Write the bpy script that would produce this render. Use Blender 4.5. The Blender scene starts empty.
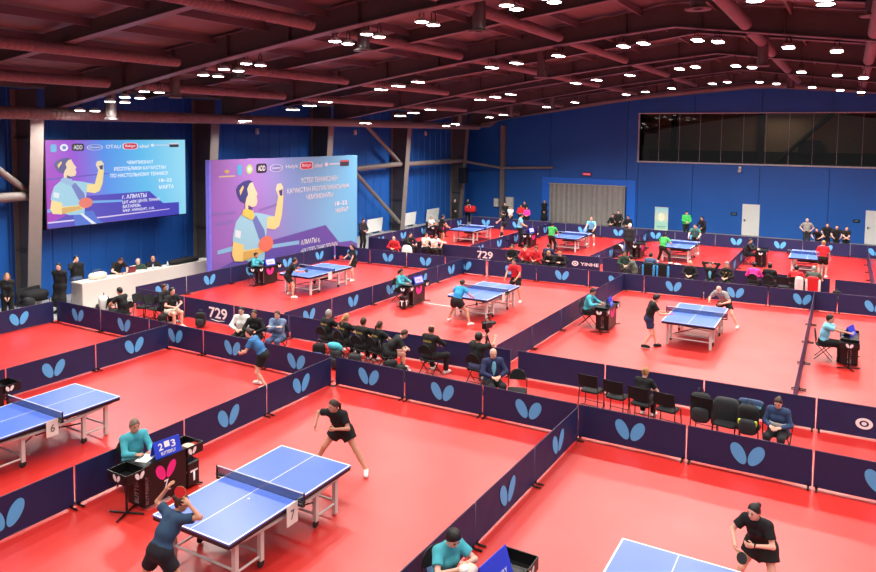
import bpy, math, random
import numpy as np
from mathutils import Vector, Matrix

random.seed(7)
PI = math.pi
scene = bpy.context.scene
COL = scene.collection

# ------------------------------------------------------------------ materials
def lin(c):
    out = []
    for v in c[:3]:
        v = v / 255.0
        out.append(v / 12.92 if v <= 0.04045 else ((v + 0.055) / 1.055) ** 2.4)
    return (out[0], out[1], out[2], 1.0)

MATS = {}
def mat(name, rgb, rough=0.55, metal=0.0, noise=0.10, scale=6.0, emis=0.0, bump=0.0, coat=0.0, alpha=1.0, spec=0.5, bscale=None):
    if name in MATS:
        return MATS[name]
    m = bpy.data.materials.new(name)
    m.use_nodes = True
    nt = m.node_tree
    b = nt.nodes['Principled BSDF']
    tc = nt.nodes.new('ShaderNodeTexCoord')
    nz = nt.nodes.new('ShaderNodeTexNoise')
    nz.inputs['Scale'].default_value = scale
    nz.inputs['Detail'].default_value = 3.0
    nt.links.new(tc.outputs['Object'], nz.inputs['Vector'])
    rp = nt.nodes.new('ShaderNodeValToRGB')
    c = lin(rgb)
    rp.color_ramp.elements[0].position = 0.25
    rp.color_ramp.elements[1].position = 0.75
    rp.color_ramp.elements[0].color = tuple(v * (1 - noise) for v in c[:3]) + (1,)
    rp.color_ramp.elements[1].color = tuple(min(1, v * (1 + noise)) for v in c[:3]) + (1,)
    nt.links.new(nz.outputs['Fac'], rp.inputs['Fac'])
    nt.links.new(rp.outputs['Color'], b.inputs['Base Color'])
    b.inputs['Roughness'].default_value = rough
    b.inputs['Metallic'].default_value = metal
    b.inputs['Specular IOR Level'].default_value = spec
    b.inputs['Coat Weight'].default_value = coat
    b.inputs['Alpha'].default_value = alpha
    if emis > 0:
        nt.links.new(rp.outputs['Color'], b.inputs['Emission Color'])
        b.inputs['Emission Strength'].default_value = emis
        if emis > 0.5:
            nt.links.remove(b.inputs['Base Color'].links[0]); b.inputs['Base Color'].default_value = (0.03, 0.03, 0.035, 1)
    if bump > 0:
        nb = nt.nodes.new('ShaderNodeTexNoise')
        nb.inputs['Scale'].default_value = bscale or scale * 4
        nt.links.new(tc.outputs['Object'], nb.inputs['Vector'])
        bp = nt.nodes.new('ShaderNodeBump')
        bp.inputs['Strength'].default_value = bump
        nt.links.new(nb.outputs['Fac'], bp.inputs['Height'])
        nt.links.new(bp.outputs['Normal'], b.inputs['Normal'])
    MATS[name] = m
    return m

def gradient_mat(name, stops, emis, axis='Y', length=1.0, rough=0.5, diag=0.0):
    """colour runs along the object's own axis from 0 to length"""
    m = bpy.data.materials.new(name); m.use_nodes = True
    nt = m.node_tree; b = nt.nodes['Principled BSDF']
    tc = nt.nodes.new('ShaderNodeTexCoord')
    sp = nt.nodes.new('ShaderNodeSeparateXYZ')
    nt.links.new(tc.outputs['Object'], sp.inputs[0])
    mul = nt.nodes.new('ShaderNodeMath'); mul.operation = 'DIVIDE'
    mul.inputs[1].default_value = length
    nt.links.new(sp.outputs[axis], mul.inputs[0])
    ad = nt.nodes.new('ShaderNodeMath'); ad.operation = 'MULTIPLY_ADD'
    ad.inputs[1].default_value = diag
    nt.links.new(sp.outputs['Z'], ad.inputs[0]); nt.links.new(mul.outputs[0], ad.inputs[2])
    rp = nt.nodes.new('ShaderNodeValToRGB')
    els = rp.color_ramp.elements
    els[0].position, els[0].color = stops[0][0], lin(stops[0][1])
    els[1].position, els[1].color = stops[-1][0], lin(stops[-1][1])
    for p, c in stops[1:-1]:
        e = els.new(p); e.color = lin(c)
    nt.links.new(ad.outputs[0], rp.inputs['Fac'])
    nt.links.new(rp.outputs['Color'], b.inputs['Base Color'])
    b.inputs['Roughness'].default_value = rough
    if emis > 0:
        nt.links.new(rp.outputs['Color'], b.inputs['Emission Color'])
        b.inputs['Emission Strength'].default_value = emis
        if emis > 0.5:
            nt.links.remove(b.inputs['Base Color'].links[0]); b.inputs['Base Color'].default_value = (0.03, 0.03, 0.035, 1)
    return m

# ------------------------------------------------------------------ mesh builder
class MB:
    def __init__(self):
        self.v = []; self.f = []; self.m = []; self.sm = []
    def add(self, verts, faces, mi=0, smooth=False):
        o = len(self.v)
        self.v.extend([tuple(map(float, p)) for p in verts])
        for f in faces:
            self.f.append(tuple(int(i) + o for i in f)); self.m.append(mi); self.sm.append(smooth)
        return self
    def box(self, c, s, mi=0, R=None, bev=0.0):
        cx, cy, cz = c; hx, hy, hz = s[0] / 2, s[1] / 2, s[2] / 2
        if bev > 0 and min(hx, hy, hz) > bev * 1.05:
            pts = []; idx = {}
            for sx in (-1, 1):
                for sy in (-1, 1):
                    for sz in (-1, 1):
                        for a in range(3):
                            p = [sx * (hx - bev), sy * (hy - bev), sz * (hz - bev)]
                            p[a] += (sx, sy, sz)[a] * bev
                            idx[(sx, sy, sz, a)] = len(pts); pts.append(p)
            F = []
            for a in range(3):
                for s_ in (-1, 1):
                    o1, o2 = [(1, 2), (2, 0), (0, 1)][a]
                    q = []
                    for (u, w) in ((-1, -1), (1, -1), (1, 1), (-1, 1)):
                        k = [0, 0, 0]; k[a] = s_; k[o1] = u; k[o2] = w
                        q.append(idx[(k[0], k[1], k[2], a)])
                    F.append(q if s_ > 0 else q[::-1])
            for a in range(3):
                o1, o2 = [(1, 2), (2, 0), (0, 1)][a]
                for u in (-1, 1):
                    for w in (-1, 1):
                        k1 = [0, 0, 0]; k2 = [0, 0, 0]
                        k1[a] = -1; k2[a] = 1
                        for k in (k1, k2): k[o1] = u; k[o2] = w
                        q = [idx[tuple(k1) + (o1,)], idx[tuple(k2) + (o1,)], idx[tuple(k2) + (o2,)], idx[tuple(k1) + (o2,)]]
                        F.append(q if u * w < 0 else q[::-1])
            for sx in (-1, 1):
                for sy in (-1, 1):
                    for sz in (-1, 1):
                        q = [idx[(sx, sy, sz, a)] for a in range(3)]
                        F.append(q if sx * sy * sz > 0 else q[::-1])
        else:
            pts = [(x * hx, y * hy, z * hz) for x in (-1, 1) for y in (-1, 1) for z in (-1, 1)]
            F = [(0, 1, 3, 2), (4, 6, 7, 5), (0, 4, 5, 1), (2, 3, 7, 6), (0, 2, 6, 4), (1, 5, 7, 3)]
        out = []
        for p in pts:
            if R is not None:
                p = R @ Vector(p)
            out.append((p[0] + cx, p[1] + cy, p[2] + cz))
        return self.add(out, F, mi)
    def tube(self, pts, r, seg=8, mi=0, cap=True, smooth=True):
        P = [Vector(p) for p in pts]
        rs = r if isinstance(r, (list, tuple)) else [r] * len(P)
        V = []; F = []
        up = None
        for i, p in enumerate(P):
            t = (P[min(i + 1, len(P) - 1)] - P[max(i - 1, 0)])
            if t.length < 1e-9: t = Vector((0, 0, 1))
            t.normalize()
            if up is None:
                up = Vector((0, 0, 1)) if abs(t.z) < 0.9 else Vector((1, 0, 0))
            a = up - t * up.dot(t)
            if a.length < 1e-4:
                a = Vector((1, 0, 0)) - t * t.x
            a.normalize(); up = a
            b = t.cross(a)
            for k in range(seg):
                an = 2 * PI * k / seg
                V.append(p + (a * math.cos(an) + b * math.sin(an)) * rs[i])
        for i in range(len(P) - 1):
            for k in range(seg):
                k2 = (k + 1) % seg
                F.append((i * seg + k, i * seg + k2, (i + 1) * seg + k2, (i + 1) * seg + k))
        self.add(V, F, mi, smooth)
        if cap:
            n = len(P)
            self.add([V[k] for k in range(seg)], [tuple(range(seg - 1, -1, -1))], mi)
            self.add([V[(n - 1) * seg + k] for k in range(seg)], [tuple(range(seg))], mi)
        return self
    def lathe(self, prof, c=(0, 0, 0), seg=16, mi=0, axis='Z', smooth=True):
        V = []; F = []
        n = len(prof)
        for (r, z) in prof:
            for k in range(seg):
                a = 2 * PI * k / seg
                p = (r * math.cos(a), r * math.sin(a), z)
                if axis == 'X': p = (p[2], p[0], p[1])
                if axis == 'Y': p = (p[1], p[2], p[0])
                V.append((p[0] + c[0], p[1] + c[1], p[2] + c[2]))
        for i in range(n - 1):
            for k in range(seg):
                k2 = (k + 1) % seg
                F.append((i * seg + k, i * seg + k2, (i + 1) * seg + k2, (i + 1) * seg + k))
        return self.add(V, F, mi, smooth)
    def poly(self, pts, mi=0):
        return self.add(pts, [tuple(range(len(pts)))], mi)
    def prism(self, pts, d, mi=0):
        n = len(pts); d = Vector(d)
        A = [Vector(p) for p in pts]; B = [p + d for p in A]
        F = [tuple(range(n - 1, -1, -1)), tuple(range(n, 2 * n))]
        for i in range(n):
            j = (i + 1) % n
            F.append((i, j, n + j, n + i))
        return self.add(A + B, F, mi)
    def sell(self, c, rad, e1=1.0, e2=1.0, nu=16, nv=10, mi=0, R=None):
        """super-ellipsoid: soft box when e is small"""
        def sg(x, e): return math.copysign(abs(x) ** e, x)
        V = []; F = []
        for j in range(nv + 1):
            ph = -PI / 2 + PI * j / nv
            for i in range(nu):
                th = 2 * PI * i / nu
                p = Vector((rad[0] * sg(math.cos(ph), e1) * sg(math.cos(th), e2),
                            rad[1] * sg(math.cos(ph), e1) * sg(math.sin(th), e2),
                            rad[2] * sg(math.sin(ph), e1)))
                if R is not None: p = R @ p
                V.append((p[0] + c[0], p[1] + c[1], p[2] + c[2]))
        for j in range(nv):
            for i in range(nu):
                i2 = (i + 1) % nu
                F.append((j * nu + i, j * nu + i2, (j + 1) * nu + i2, (j + 1) * nu + i))
        return self.add(V, F, mi, True)
    def mesh(self, name, mats):
        me = bpy.data.meshes.new(name)
        me.from_pydata(self.v, [], self.f)
        for m in (mats if isinstance(mats, (list, tuple)) else [mats]):
            me.materials.append(m)
        me.polygons.foreach_set('material_index', self.m)
        me.polygons.foreach_set('use_smooth', self.sm)
        me.update()
        return me
    def build(self, name, mats, parent=None, loc=None, rot=None):
        return link(name, self.mesh(name, mats), parent, loc, rot)

def link(name, data, parent=None, loc=None, rot=None):
    o = bpy.data.objects.new(name, data)
    COL.objects.link(o)
    if parent is not None: o.parent = parent
    if loc is not None: o.location = loc
    if rot is not None: o.rotation_euler = rot
    return o

def tag(o, label=None, cat=None, group=None, kind=None):
    if label: o['label'] = label
    if cat: o['category'] = cat
    if group: o['group'] = group
    if kind: o['kind'] = kind
    return o

def thing(name, label, cat, loc=(0, 0, 0), rz=0.0, group=None):
    o = link(name, None, None, loc, (0, 0, rz))
    o.empty_display_size = 0.1
    return tag(o, label, cat, group)

KIDS = {}
def dup(root, loc=None, rz=None, label=None, group=None):
    def cp(o, par):
        c = o.copy(); COL.objects.link(c)
        if par is not None: c.parent = par
        for ch in kids(o): cp(ch, c)
        return c
    c = cp(root, None)
    if loc is not None: c.location = loc
    if rz is not None: c.rotation_euler = (0, 0, rz)
    if label: c['label'] = label
    if group: c['group'] = group
    return c
def kids(o):
    return [x for x in list(COL.objects) if x.parent is o] if o.name not in KIDS else KIDS[o.name]
def remember(o):
    """keep the list of children of a prototype, so copying stays quick"""
    allo = list(COL.objects)
    def rec(p):
        KIDS[p.name] = [x for x in allo if x.parent is p]
        for x in KIDS[p.name]: rec(x)
    rec(o)

def struct(o):
    o['kind'] = 'structure'
    return o

# lettering: real mesh letters; they lie in the plane spanned by U (reading direction) and V (up)
LETTERS = {}
def letters(name, s, m, parent, org, U, V, w=None, h=None, lift=0.0):
    if s not in LETTERS:
        bold = s in ('729', 'YINHE', '2', '3', '7', 'T')
        cu = bpy.data.curves.new('lettering_curve', 'FONT')
        cu.body = s; cu.size = 1.0; cu.offset = 0.02 if bold else 0.014
        tmp = bpy.data.objects.new('lettering_tmp', cu); COL.objects.link(tmp)
        dg = bpy.context.evaluated_depsgraph_get()
        LETTERS[s] = bpy.data.meshes.new_from_object(tmp.evaluated_get(dg))
        bpy.data.objects.remove(tmp); bpy.data.curves.remove(cu)
    me = LETTERS[s].copy()
    n = len(me.vertices)
    co = np.empty(n * 3, dtype=np.float32); me.vertices.foreach_get('co', co); co = co.reshape(-1, 3)
    mn, mx = co.min(0), co.max(0)
    sx = (w / max(mx[0] - mn[0], 1e-5)) if w else None
    sy = (h / max(mx[1] - mn[1], 1e-5)) if h else None
    sx = sx or sy; sy = sy or sx
    U = Vector(U); V = Vector(V); N = U.cross(V).normalized()
    out = np.array([tuple(Vector(org) + U * float((x - mn[0]) * sx) + V * float((y - mn[1]) * sy) + N * lift) for x, y, z in co], dtype=np.float32)
    me.vertices.foreach_set('co', out.ravel())
    me.name = name
    me.materials.clear(); me.materials.append(m)
    me.update()
    return link(name, me, parent)

# ------------------------------------------------------------------ smooth solid bodies (distance fields -> surface nets)
def cap(a, b, ra, rb=None, k=0.04, sq=None, cuts=None):
    return ('c', np.array(a, float), np.array(b, float), ra, rb if rb is not None else ra, k, sq, cuts or [])
def ell(c, R, rad, k=0.03, cuts=None):
    return ('e', np.array(c, float), np.array(R, float), np.array(rad, float), k, cuts or [])

def solid(prims, res):
    los = []; his = []
    for p in prims:
        if p[0] == 'c':
            r = max(p[3], p[4]) + p[5] * 0.5
            los.append(np.minimum(p[1], p[2]) - r); his.append(np.maximum(p[1], p[2]) + r)
        else:
            r = max(p[3]) + p[4] * 0.5
            los.append(p[1] - r); his.append(p[1] + r)
    lo = np.min(los, 0) - 2 * res; hi = np.max(his, 0) + 2 * res
    n = np.ceil((hi - lo) / res).astype(int) + 1
    D = np.full(tuple(n), 1.0, dtype=np.float32)
    ax = [lo[i] + res * np.arange(n[i]) for i in range(3)]
    for p, l, h in zip(prims, los, his):
        i0 = np.maximum(((l - 0.05 - lo) / res).astype(int), 0)
        i1 = np.minimum(((h + 0.05 - lo) / res).astype(int) + 2, n)
        X = ax[0][i0[0]:i1[0]][:, None, None]; Y = ax[1][i0[1]:i1[1]][None, :, None]; Z = ax[2][i0[2]:i1[2]][None, None, :]
        if p[0] == 'c':
            a, b, ra, rb, k, sq, cuts = p[1:]
            x, y, z = X - a[0], Y - a[1], Z - a[2]
            ba = b - a
            if sq is not None:
                f, s = sq
                cm = (x * f[0] + y * f[1] + z * f[2]) * (s - 1)
                x = x + cm * f[0]; y = y + cm * f[1]; z = z + cm * f[2]
                ba = ba + (s - 1) * ba.dot(f) * np.array(f)
            t = np.clip((x * ba[0] + y * ba[1] + z * ba[2]) / max(ba.dot(ba), 1e-9), 0, 1)
            d = np.sqrt((x - t * ba[0]) ** 2 + (y - t * ba[1]) ** 2 + (z - t * ba[2]) ** 2) - (ra + (rb - ra) * t)
        else:
            c, R, rad, k, cuts = p[1:]
            x, y, z = X - c[0], Y - c[1], Z - c[2]
            q = [(x * R[i][0] + y * R[i][1] + z * R[i][2]) / rad[i] for i in range(3)]
            k0 = np.sqrt(q[0] ** 2 + q[1] ** 2 + q[2] ** 2) + 1e-6
            k1 = np.sqrt((q[0] / rad[0]) ** 2 + (q[1] / rad[1]) ** 2 + (q[2] / rad[2]) ** 2) + 1e-6
            d = k0 * (k0 - 1) / k1
        for (pt, nn) in cuts:
            d = np.maximum(d, (X - pt[0]) * nn[0] + (Y - pt[1]) * nn[1] + (Z - pt[2]) * nn[2])
        S = D[i0[0]:i1[0], i0[1]:i1[1], i0[2]:i1[2]]
        hh = np.maximum(k - np.abs(S - d), 0) / k
        S[...] = np.minimum(S, d) - hh * hh * k * 0.25
    return nets(D, lo, res)

CORN = [(i, j, k) for i in (0, 1) for j in (0, 1) for k in (0, 1)]
EDGE = [(a, b) for a in range(8) for b in range(a + 1, 8) if sum(abs(CORN[a][q] - CORN[b][q]) for q in range(3)) == 1]
def nets(D, lo, res):
    S = D < 0
    nx, ny, nz = D.shape
    cnt = np.zeros((nx - 1, ny - 1, nz - 1), dtype=np.int8)
    for (i, j, k) in CORN:
        cnt += S[i:nx - 1 + i, j:ny - 1 + j, k:nz - 1 + k]
    cells = np.argwhere((cnt > 0) & (cnt < 8))
    idx = np.full(cnt.shape, -1, dtype=np.int32)
    idx[cells[:, 0], cells[:, 1], cells[:, 2]] = np.arange(len(cells))
    vals = [D[cells[:, 0] + i, cells[:, 1] + j, cells[:, 2] + k] for (i, j, k) in CORN]
    acc = np.zeros((len(cells), 3)); num = np.zeros(len(cells))
    for a, b in EDGE:
        da, db = vals[a], vals[b]
        m = (da < 0) != (db < 0)
        t = np.where(m, da / np.where(m, da - db, 1), 0)
        pos = np.array(CORN[a])[None, :] + t[:, None] * (np.array(CORN[b]) - np.array(CORN[a]))[None, :]
        acc[m] += pos[m]; num[m] += 1
    V = lo + (cells + acc / np.maximum(num, 1)[:, None]) * res
    F = []
    for axis in range(3):
        a1, a2 = [(1, 2), (2, 0), (0, 1)][axis]
        sl0 = [slice(None)] * 3; sl1 = [slice(None)] * 3
        sl0[axis] = slice(0, -1); sl1[axis] = slice(1, None)
        s0 = S[tuple(sl0)]; s1 = S[tuple(sl1)]
        E = np.argwhere(s0 != s1)
        ok = (E[:, a1] > 0) & (E[:, a2] > 0) & (E[:, a1] < D.shape[a1] - 1) & (E[:, a2] < D.shape[a2] - 1)
        E = E[ok]
        ins = s0[E[:, 0], E[:, 1], E[:, 2]]
        q = []
        for (d1, d2) in ((-1, -1), (0, -1), (0, 0), (-1, 0)):
            c = E.copy(); c[:, a1] += d1; c[:, a2] += d2
            q.append(idx[c[:, 0], c[:, 1], c[:, 2]])
        q = np.stack(q, 1)
        q[~ins] = q[~ins][:, ::-1]
        F.append(q)
    F = np.concatenate(F)
    return V, F[(F >= 0).all(1)]

# ------------------------------------------------------------------ materials used
M_BLUE = None
def wall_mat():
    m = mat('wall_blue_paint', (32, 90, 172), rough=0.42, noise=0.08, scale=0.4, spec=0.4)
    return m
def mat_floor():
    """red sports flooring: seams between rolls and uneven gloss"""
    m = mat('red_sports_floor', (200, 31, 20), rough=0.5, noise=0.05, scale=0.35, spec=1.0, coat=0.35)
    m.node_tree.nodes['Principled BSDF'].inputs['Coat Roughness'].default_value = 0.32
    nt = m.node_tree; b = nt.nodes['Principled BSDF']
    tc = nt.nodes['Texture Coordinate']
    n2 = nt.nodes.new('ShaderNodeTexNoise'); n2.inputs['Scale'].default_value = 0.9; n2.inputs['Detail'].default_value = 5
    nt.links.new(tc.outputs['Object'], n2.inputs['Vector'])
    mr = nt.nodes.new('ShaderNodeMapRange')
    mr.inputs['From Min'].default_value = 0.3; mr.inputs['From Max'].default_value = 0.7
    mr.inputs['To Min'].default_value = 0.38; mr.inputs['To Max'].default_value = 0.46
    nt.links.new(n2.outputs['Fac'], mr.inputs['Value'])
    nt.links.new(mr.outputs['Result'], b.inputs['Roughness'])
    return m

WALLB = wall_mat()
FLOORR = mat_floor()
CONC = mat('grey_concrete_floor', (150, 150, 150), rough=0.6, noise=0.12, scale=1.5)
STEEL = mat('grey_painted_steel', (122, 112, 108), rough=0.55, noise=0.08, scale=2)
STEELD = mat('shaded_steel_web', (80, 76, 76), rough=0.6, noise=0.1, scale=2)  # darker copy of the steel: shade of the webs put into the colour
ROOF = mat('roof_sheet', (104, 97, 98), rough=0.55, noise=0.12, scale=0.7)
RAFT = mat('rafter_paint', (98, 92, 96), rough=0.45, noise=0.08, scale=1)
DUCT = mat('duct_fabric', (112, 96, 96), rough=0.5, noise=0.06, scale=2)
WHITE = mat('white_paint', (226, 226, 224), rough=0.5, noise=0.03)
OFFW = mat('off_white_panel', (214, 208, 200), rough=0.55, noise=0.05, scale=1)
GREYL = mat('light_grey_plastic', (190, 190, 188), rough=0.5, noise=0.04)
BLACK = mat('black_plastic', (13, 13, 15), rough=0.4, noise=0.1)
BLACKC = mat('black_cloth', (13, 13, 16), rough=0.85, noise=0.2, scale=14)
DARKM = mat('dark_metal', (46, 46, 50), rough=0.35, metal=0.6, noise=0.08)
CHROME = mat('chrome_tube', (190, 178, 178), rough=0.25, metal=0.9, noise=0.03)
NAVY = mat('navy_barrier_cloth', (18, 28, 78), rough=0.55, noise=0.10, scale=1.6, bump=0.12, bscale=2.5)
WING = mat('pale_blue_print', (84, 172, 232), rough=0.55, noise=0.04)
PRINTW = mat('white_print', (236, 234, 238), rough=0.55, noise=0.03)
PINK = mat('pink_print', (236, 40, 140), rough=0.5, noise=0.03)
TBLUE = mat('table_top_blue', (84, 116, 212), rough=0.30, noise=0.04, scale=2, spec=0.5)
TLINE = mat('table_line_white', (236, 238, 244), rough=0.35, noise=0.02)
TLEG = mat('table_leg_grey', (206, 196, 192), rough=0.4, noise=0.04)
NETM = mat('net_mesh_cloth', (40, 52, 96), rough=0.8, noise=0.1, scale=60, alpha=0.55)
RUB = mat('black_rubber', (26, 26, 26), rough=0.7)
RED = mat('red_print', (206, 34, 40), rough=0.5, noise=0.04)
PLATE = mat('white_card', (228, 222, 216), rough=0.6, noise=0.03)
SCORE = mat('score_board_blue', (34, 62, 206), rough=0.4, noise=0.05)

# ------------------------------------------------------------------ the hall
XL, XR, YB, YF, RX = -26.0, 16.2, 50.0, -4.0, -4.9
def roof_z(x): return 10.45 - 0.125 * abs(x - RX)
def soffit(x):
    """underside of the main frames, measured across the hall"""
    pts = [(-24.5, 6.95), (-22.4, 7.3), (-19.2, 7.86), (-16.0, 8.38), (-12.1, 8.95), (-9.0, 9.33), (-4.9, 9.72),
           (0.4, 9.0), (6.0, 8.2), (14.6, 6.95)]
    if x <= pts[0][0]: return pts[0][1]
    for (a, b), (c, d) in zip(pts, pts[1:]):
        if x <= c: return b + (d - b) * (x - a) / (c - a)
    return pts[-1][1]

mb = MB().box(((XL + XR) / 2, (YB + YF) / 2, -0.1), (XR - XL, YB - YF, 0.18))
struct(mb.build('floor', CONC))
mb = MB().box(((-22.75 + XR) / 2, (44.9 + YF) / 2, -0.0055), (XR + 22.75, 44.9 - YF, 0.011))
struct(mb.build('floor_red', FLOORR))

def ribbed_wall(name, a, b, h, nrm, pitch=0.78):
    """trapezoid-profile sheet cladding, one rib per pitch"""
    a = Vector(a); b = Vector(b); L = (b - a).length; t = (b - a) / L; nrm = Vector(nrm)
    prof = []
    n = int(L / pitch)
    for i in range(n):
        s = i * L / n; p = L / n
        prof += [(s, 0.0), (s + p * 0.86, 0.0), (s + p * 0.90, -0.035), (s + p * 0.96, -0.035)]
    prof.append((L, 0.0))
    mb = MB(); V = []; F = []
    for (s, d) in prof:
        q = a + t * s + nrm * d
        V.append((q.x, q.y, -0.02)); V.append((q.x, q.y, h))
    for i in range(len(prof) - 1):
        F.append((2 * i, 2 * i + 2, 2 * i + 3, 2 * i + 1))
    mb.add(V, F)
    q0 = a - nrm * 0.1; q1 = b - nrm * 0.1
    mb.add([(q0.x, q0.y, -0.02), (q1.x, q1.y, -0.02), (q1.x, q1.y, h), (q0.x, q0.y, h)], [(0, 3, 2, 1)])
    return struct(mb.build(name, WALLB))
ribbed_wall('wall_left', (XL, YF, 0), (XL, YB, 0), 7.82, (1, 0, 0))
ribbed_wall('wall_right', (XR, YB, 0), (XR, YF, 0), 7.82, (-1, 0, 0))

# back wall with the interior window cut into it, flat panels with shallow vertical seams
WX0, WX1, WZ0, WZ1 = -12.6, 4.6, 4.62, 7.82
mb = MB()
xs = [XL, -19.0, -13.4, WX0, -9.0, RX, -1.0, 2.0, WX1, 9.0, XR]
def bw(x0, x1, z0, z1):
    zt0, zt1 = (z1(x0), z1(x1)) if callable(z1) else (z1, z1)
    mb.prism([(x0, YB, z0), (x1, YB, z0), (x1, YB, zt1), (x0, YB, zt0)], (0, 0.12, 0))
for x0, x1 in zip(xs, xs[1:]):
    x1 -= 0.03
    if x0 >= WX0 - 1e-6 and x1 <= WX1:
        bw(x0, x1, -0.02, WZ0); bw(x0, x1, WZ1, roof_z)
    elif x0 == -19.0:
        bw(x0, x1, 2.85, roof_z)
    else:
        bw(x0, x1, -0.02, roof_z)
mb.box(((XL + XR) / 2, YB + 0.2, 2.3), (XR - XL, 0.1, 4.6))
mb.box(((XL + XR) / 2, YB + 0.2, 9.2), (XR - XL, 0.1, 2.6))
mb.box((-19.5, YB + 0.2, 6.2), (13.0, 0.1, 4.0)); mb.box((10.5, YB + 0.2, 6.2), (11.6, 0.1, 4.0))
struct(mb.build('wall_back', WALLB))

# gable roof
mb = MB()
for (x0, x1) in ((XL - 0.2, RX), (RX, XR + 0.2)):
    n = 44
    V = []; F = []
    L = x1 - x0
    for i in range(n + 1):
        x = x0 + L * i / n
        for d in (0, 1):
            V.append((x, (YF, YB + 0.3)[d], roof_z(x) + 0.03 + (0.03 if i % 2 else 0)))
    for i in range(n): F.append((2 * i, 2 * i + 1, 2 * i + 3, 2 * i + 2))
    mb.add(V, F)
    mb.prism([(x0, YF, roof_z(x0) + 0.12), (x1, YF, roof_z(x1) + 0.12), (x1, YF, roof_z(x1) + 0.2), (x0, YF, roof_z(x0) + 0.2)], (0, YB + 0.3 - YF, 0))
struct(mb.build('ceiling', ROOF))

FRAMES = [-0.7, 7.35, 15.25, 23.4, 31.5, 39.6, 47.7]
def xsteps(a, b, n): return [a + (b - a) * i / n for i in range(n + 1)]
RXS = xsteps(-24.5, RX, 14) + xsteps(RX, 14.7, 14)[1:]
for fy in FRAMES:
    mb = MB()
    for x0, x1 in zip(RXS, RXS[1:]):
        za, zb = soffit(x0), soffit(x1); ra, rb = roof_z(x0) - 0.02, roof_z(x1) - 0.02
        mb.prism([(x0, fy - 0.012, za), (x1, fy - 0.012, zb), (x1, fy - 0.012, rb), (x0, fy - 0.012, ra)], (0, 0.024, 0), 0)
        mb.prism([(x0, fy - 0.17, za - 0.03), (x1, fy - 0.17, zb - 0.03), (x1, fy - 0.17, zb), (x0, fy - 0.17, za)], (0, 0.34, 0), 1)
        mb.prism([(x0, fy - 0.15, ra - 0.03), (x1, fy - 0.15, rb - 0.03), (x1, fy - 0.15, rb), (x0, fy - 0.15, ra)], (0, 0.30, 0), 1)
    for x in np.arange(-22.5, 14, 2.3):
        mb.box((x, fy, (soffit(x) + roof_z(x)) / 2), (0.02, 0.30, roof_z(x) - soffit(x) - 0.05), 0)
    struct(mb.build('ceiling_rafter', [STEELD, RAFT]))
    # tapered frame leg on each long wall: narrow foot, wide knee
    fy0 = fy
    for sx, xw in ((1, XL), (-1, XR)):
        fy = fy0 - (0.20 if sx > 0 and 15 < fy0 < 24 else 0.0)
        mb = MB()
        xi0 = xw + sx * 0.78; xi1 = xw + sx * 1.32
        top = 7.75
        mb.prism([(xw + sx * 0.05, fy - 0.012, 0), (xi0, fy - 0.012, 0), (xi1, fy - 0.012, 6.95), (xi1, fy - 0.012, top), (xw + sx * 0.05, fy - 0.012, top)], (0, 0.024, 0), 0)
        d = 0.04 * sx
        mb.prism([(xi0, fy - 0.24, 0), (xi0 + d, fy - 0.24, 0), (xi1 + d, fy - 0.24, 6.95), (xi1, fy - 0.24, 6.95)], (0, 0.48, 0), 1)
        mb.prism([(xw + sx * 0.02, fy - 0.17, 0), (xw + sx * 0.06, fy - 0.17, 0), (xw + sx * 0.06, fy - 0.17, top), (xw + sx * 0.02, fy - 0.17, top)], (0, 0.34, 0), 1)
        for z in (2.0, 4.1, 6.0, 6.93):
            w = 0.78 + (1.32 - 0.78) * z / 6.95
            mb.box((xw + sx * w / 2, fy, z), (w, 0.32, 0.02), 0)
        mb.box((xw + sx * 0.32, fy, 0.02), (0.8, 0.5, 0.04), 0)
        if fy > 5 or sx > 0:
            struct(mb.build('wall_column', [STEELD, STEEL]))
    fy = fy0
# lighter beams half way between the frames
for fy, fy2 in zip(FRAMES, FRAMES[1:]):
    ym = (fy + fy2) / 2
    mb = MB()
    for x0, x1 in zip(RXS, RXS[1:]):
        za, zb = roof_z(x0) - 0.42, roof_z(x1) - 0.42; ra, rb = roof_z(x0) - 0.02, roof_z(x1) - 0.02
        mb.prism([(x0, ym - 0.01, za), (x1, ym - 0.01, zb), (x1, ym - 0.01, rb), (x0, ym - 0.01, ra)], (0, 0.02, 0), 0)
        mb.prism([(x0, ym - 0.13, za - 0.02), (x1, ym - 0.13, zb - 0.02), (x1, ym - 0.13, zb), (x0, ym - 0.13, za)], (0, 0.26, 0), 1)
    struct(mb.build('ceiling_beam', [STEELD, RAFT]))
# thin roof purlins along the hall
for x in list(np.arange(-24.4, RX, 2.05)) + list(np.arange(RX + 1.2, 15, 2.05)):
    mb = MB().box((x, (YF + YB) / 2, roof_z(x) - 0.10), (0.07, YB - YF, 0.2))
    struct(mb.build('ceiling_purlin', RAFT))
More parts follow.
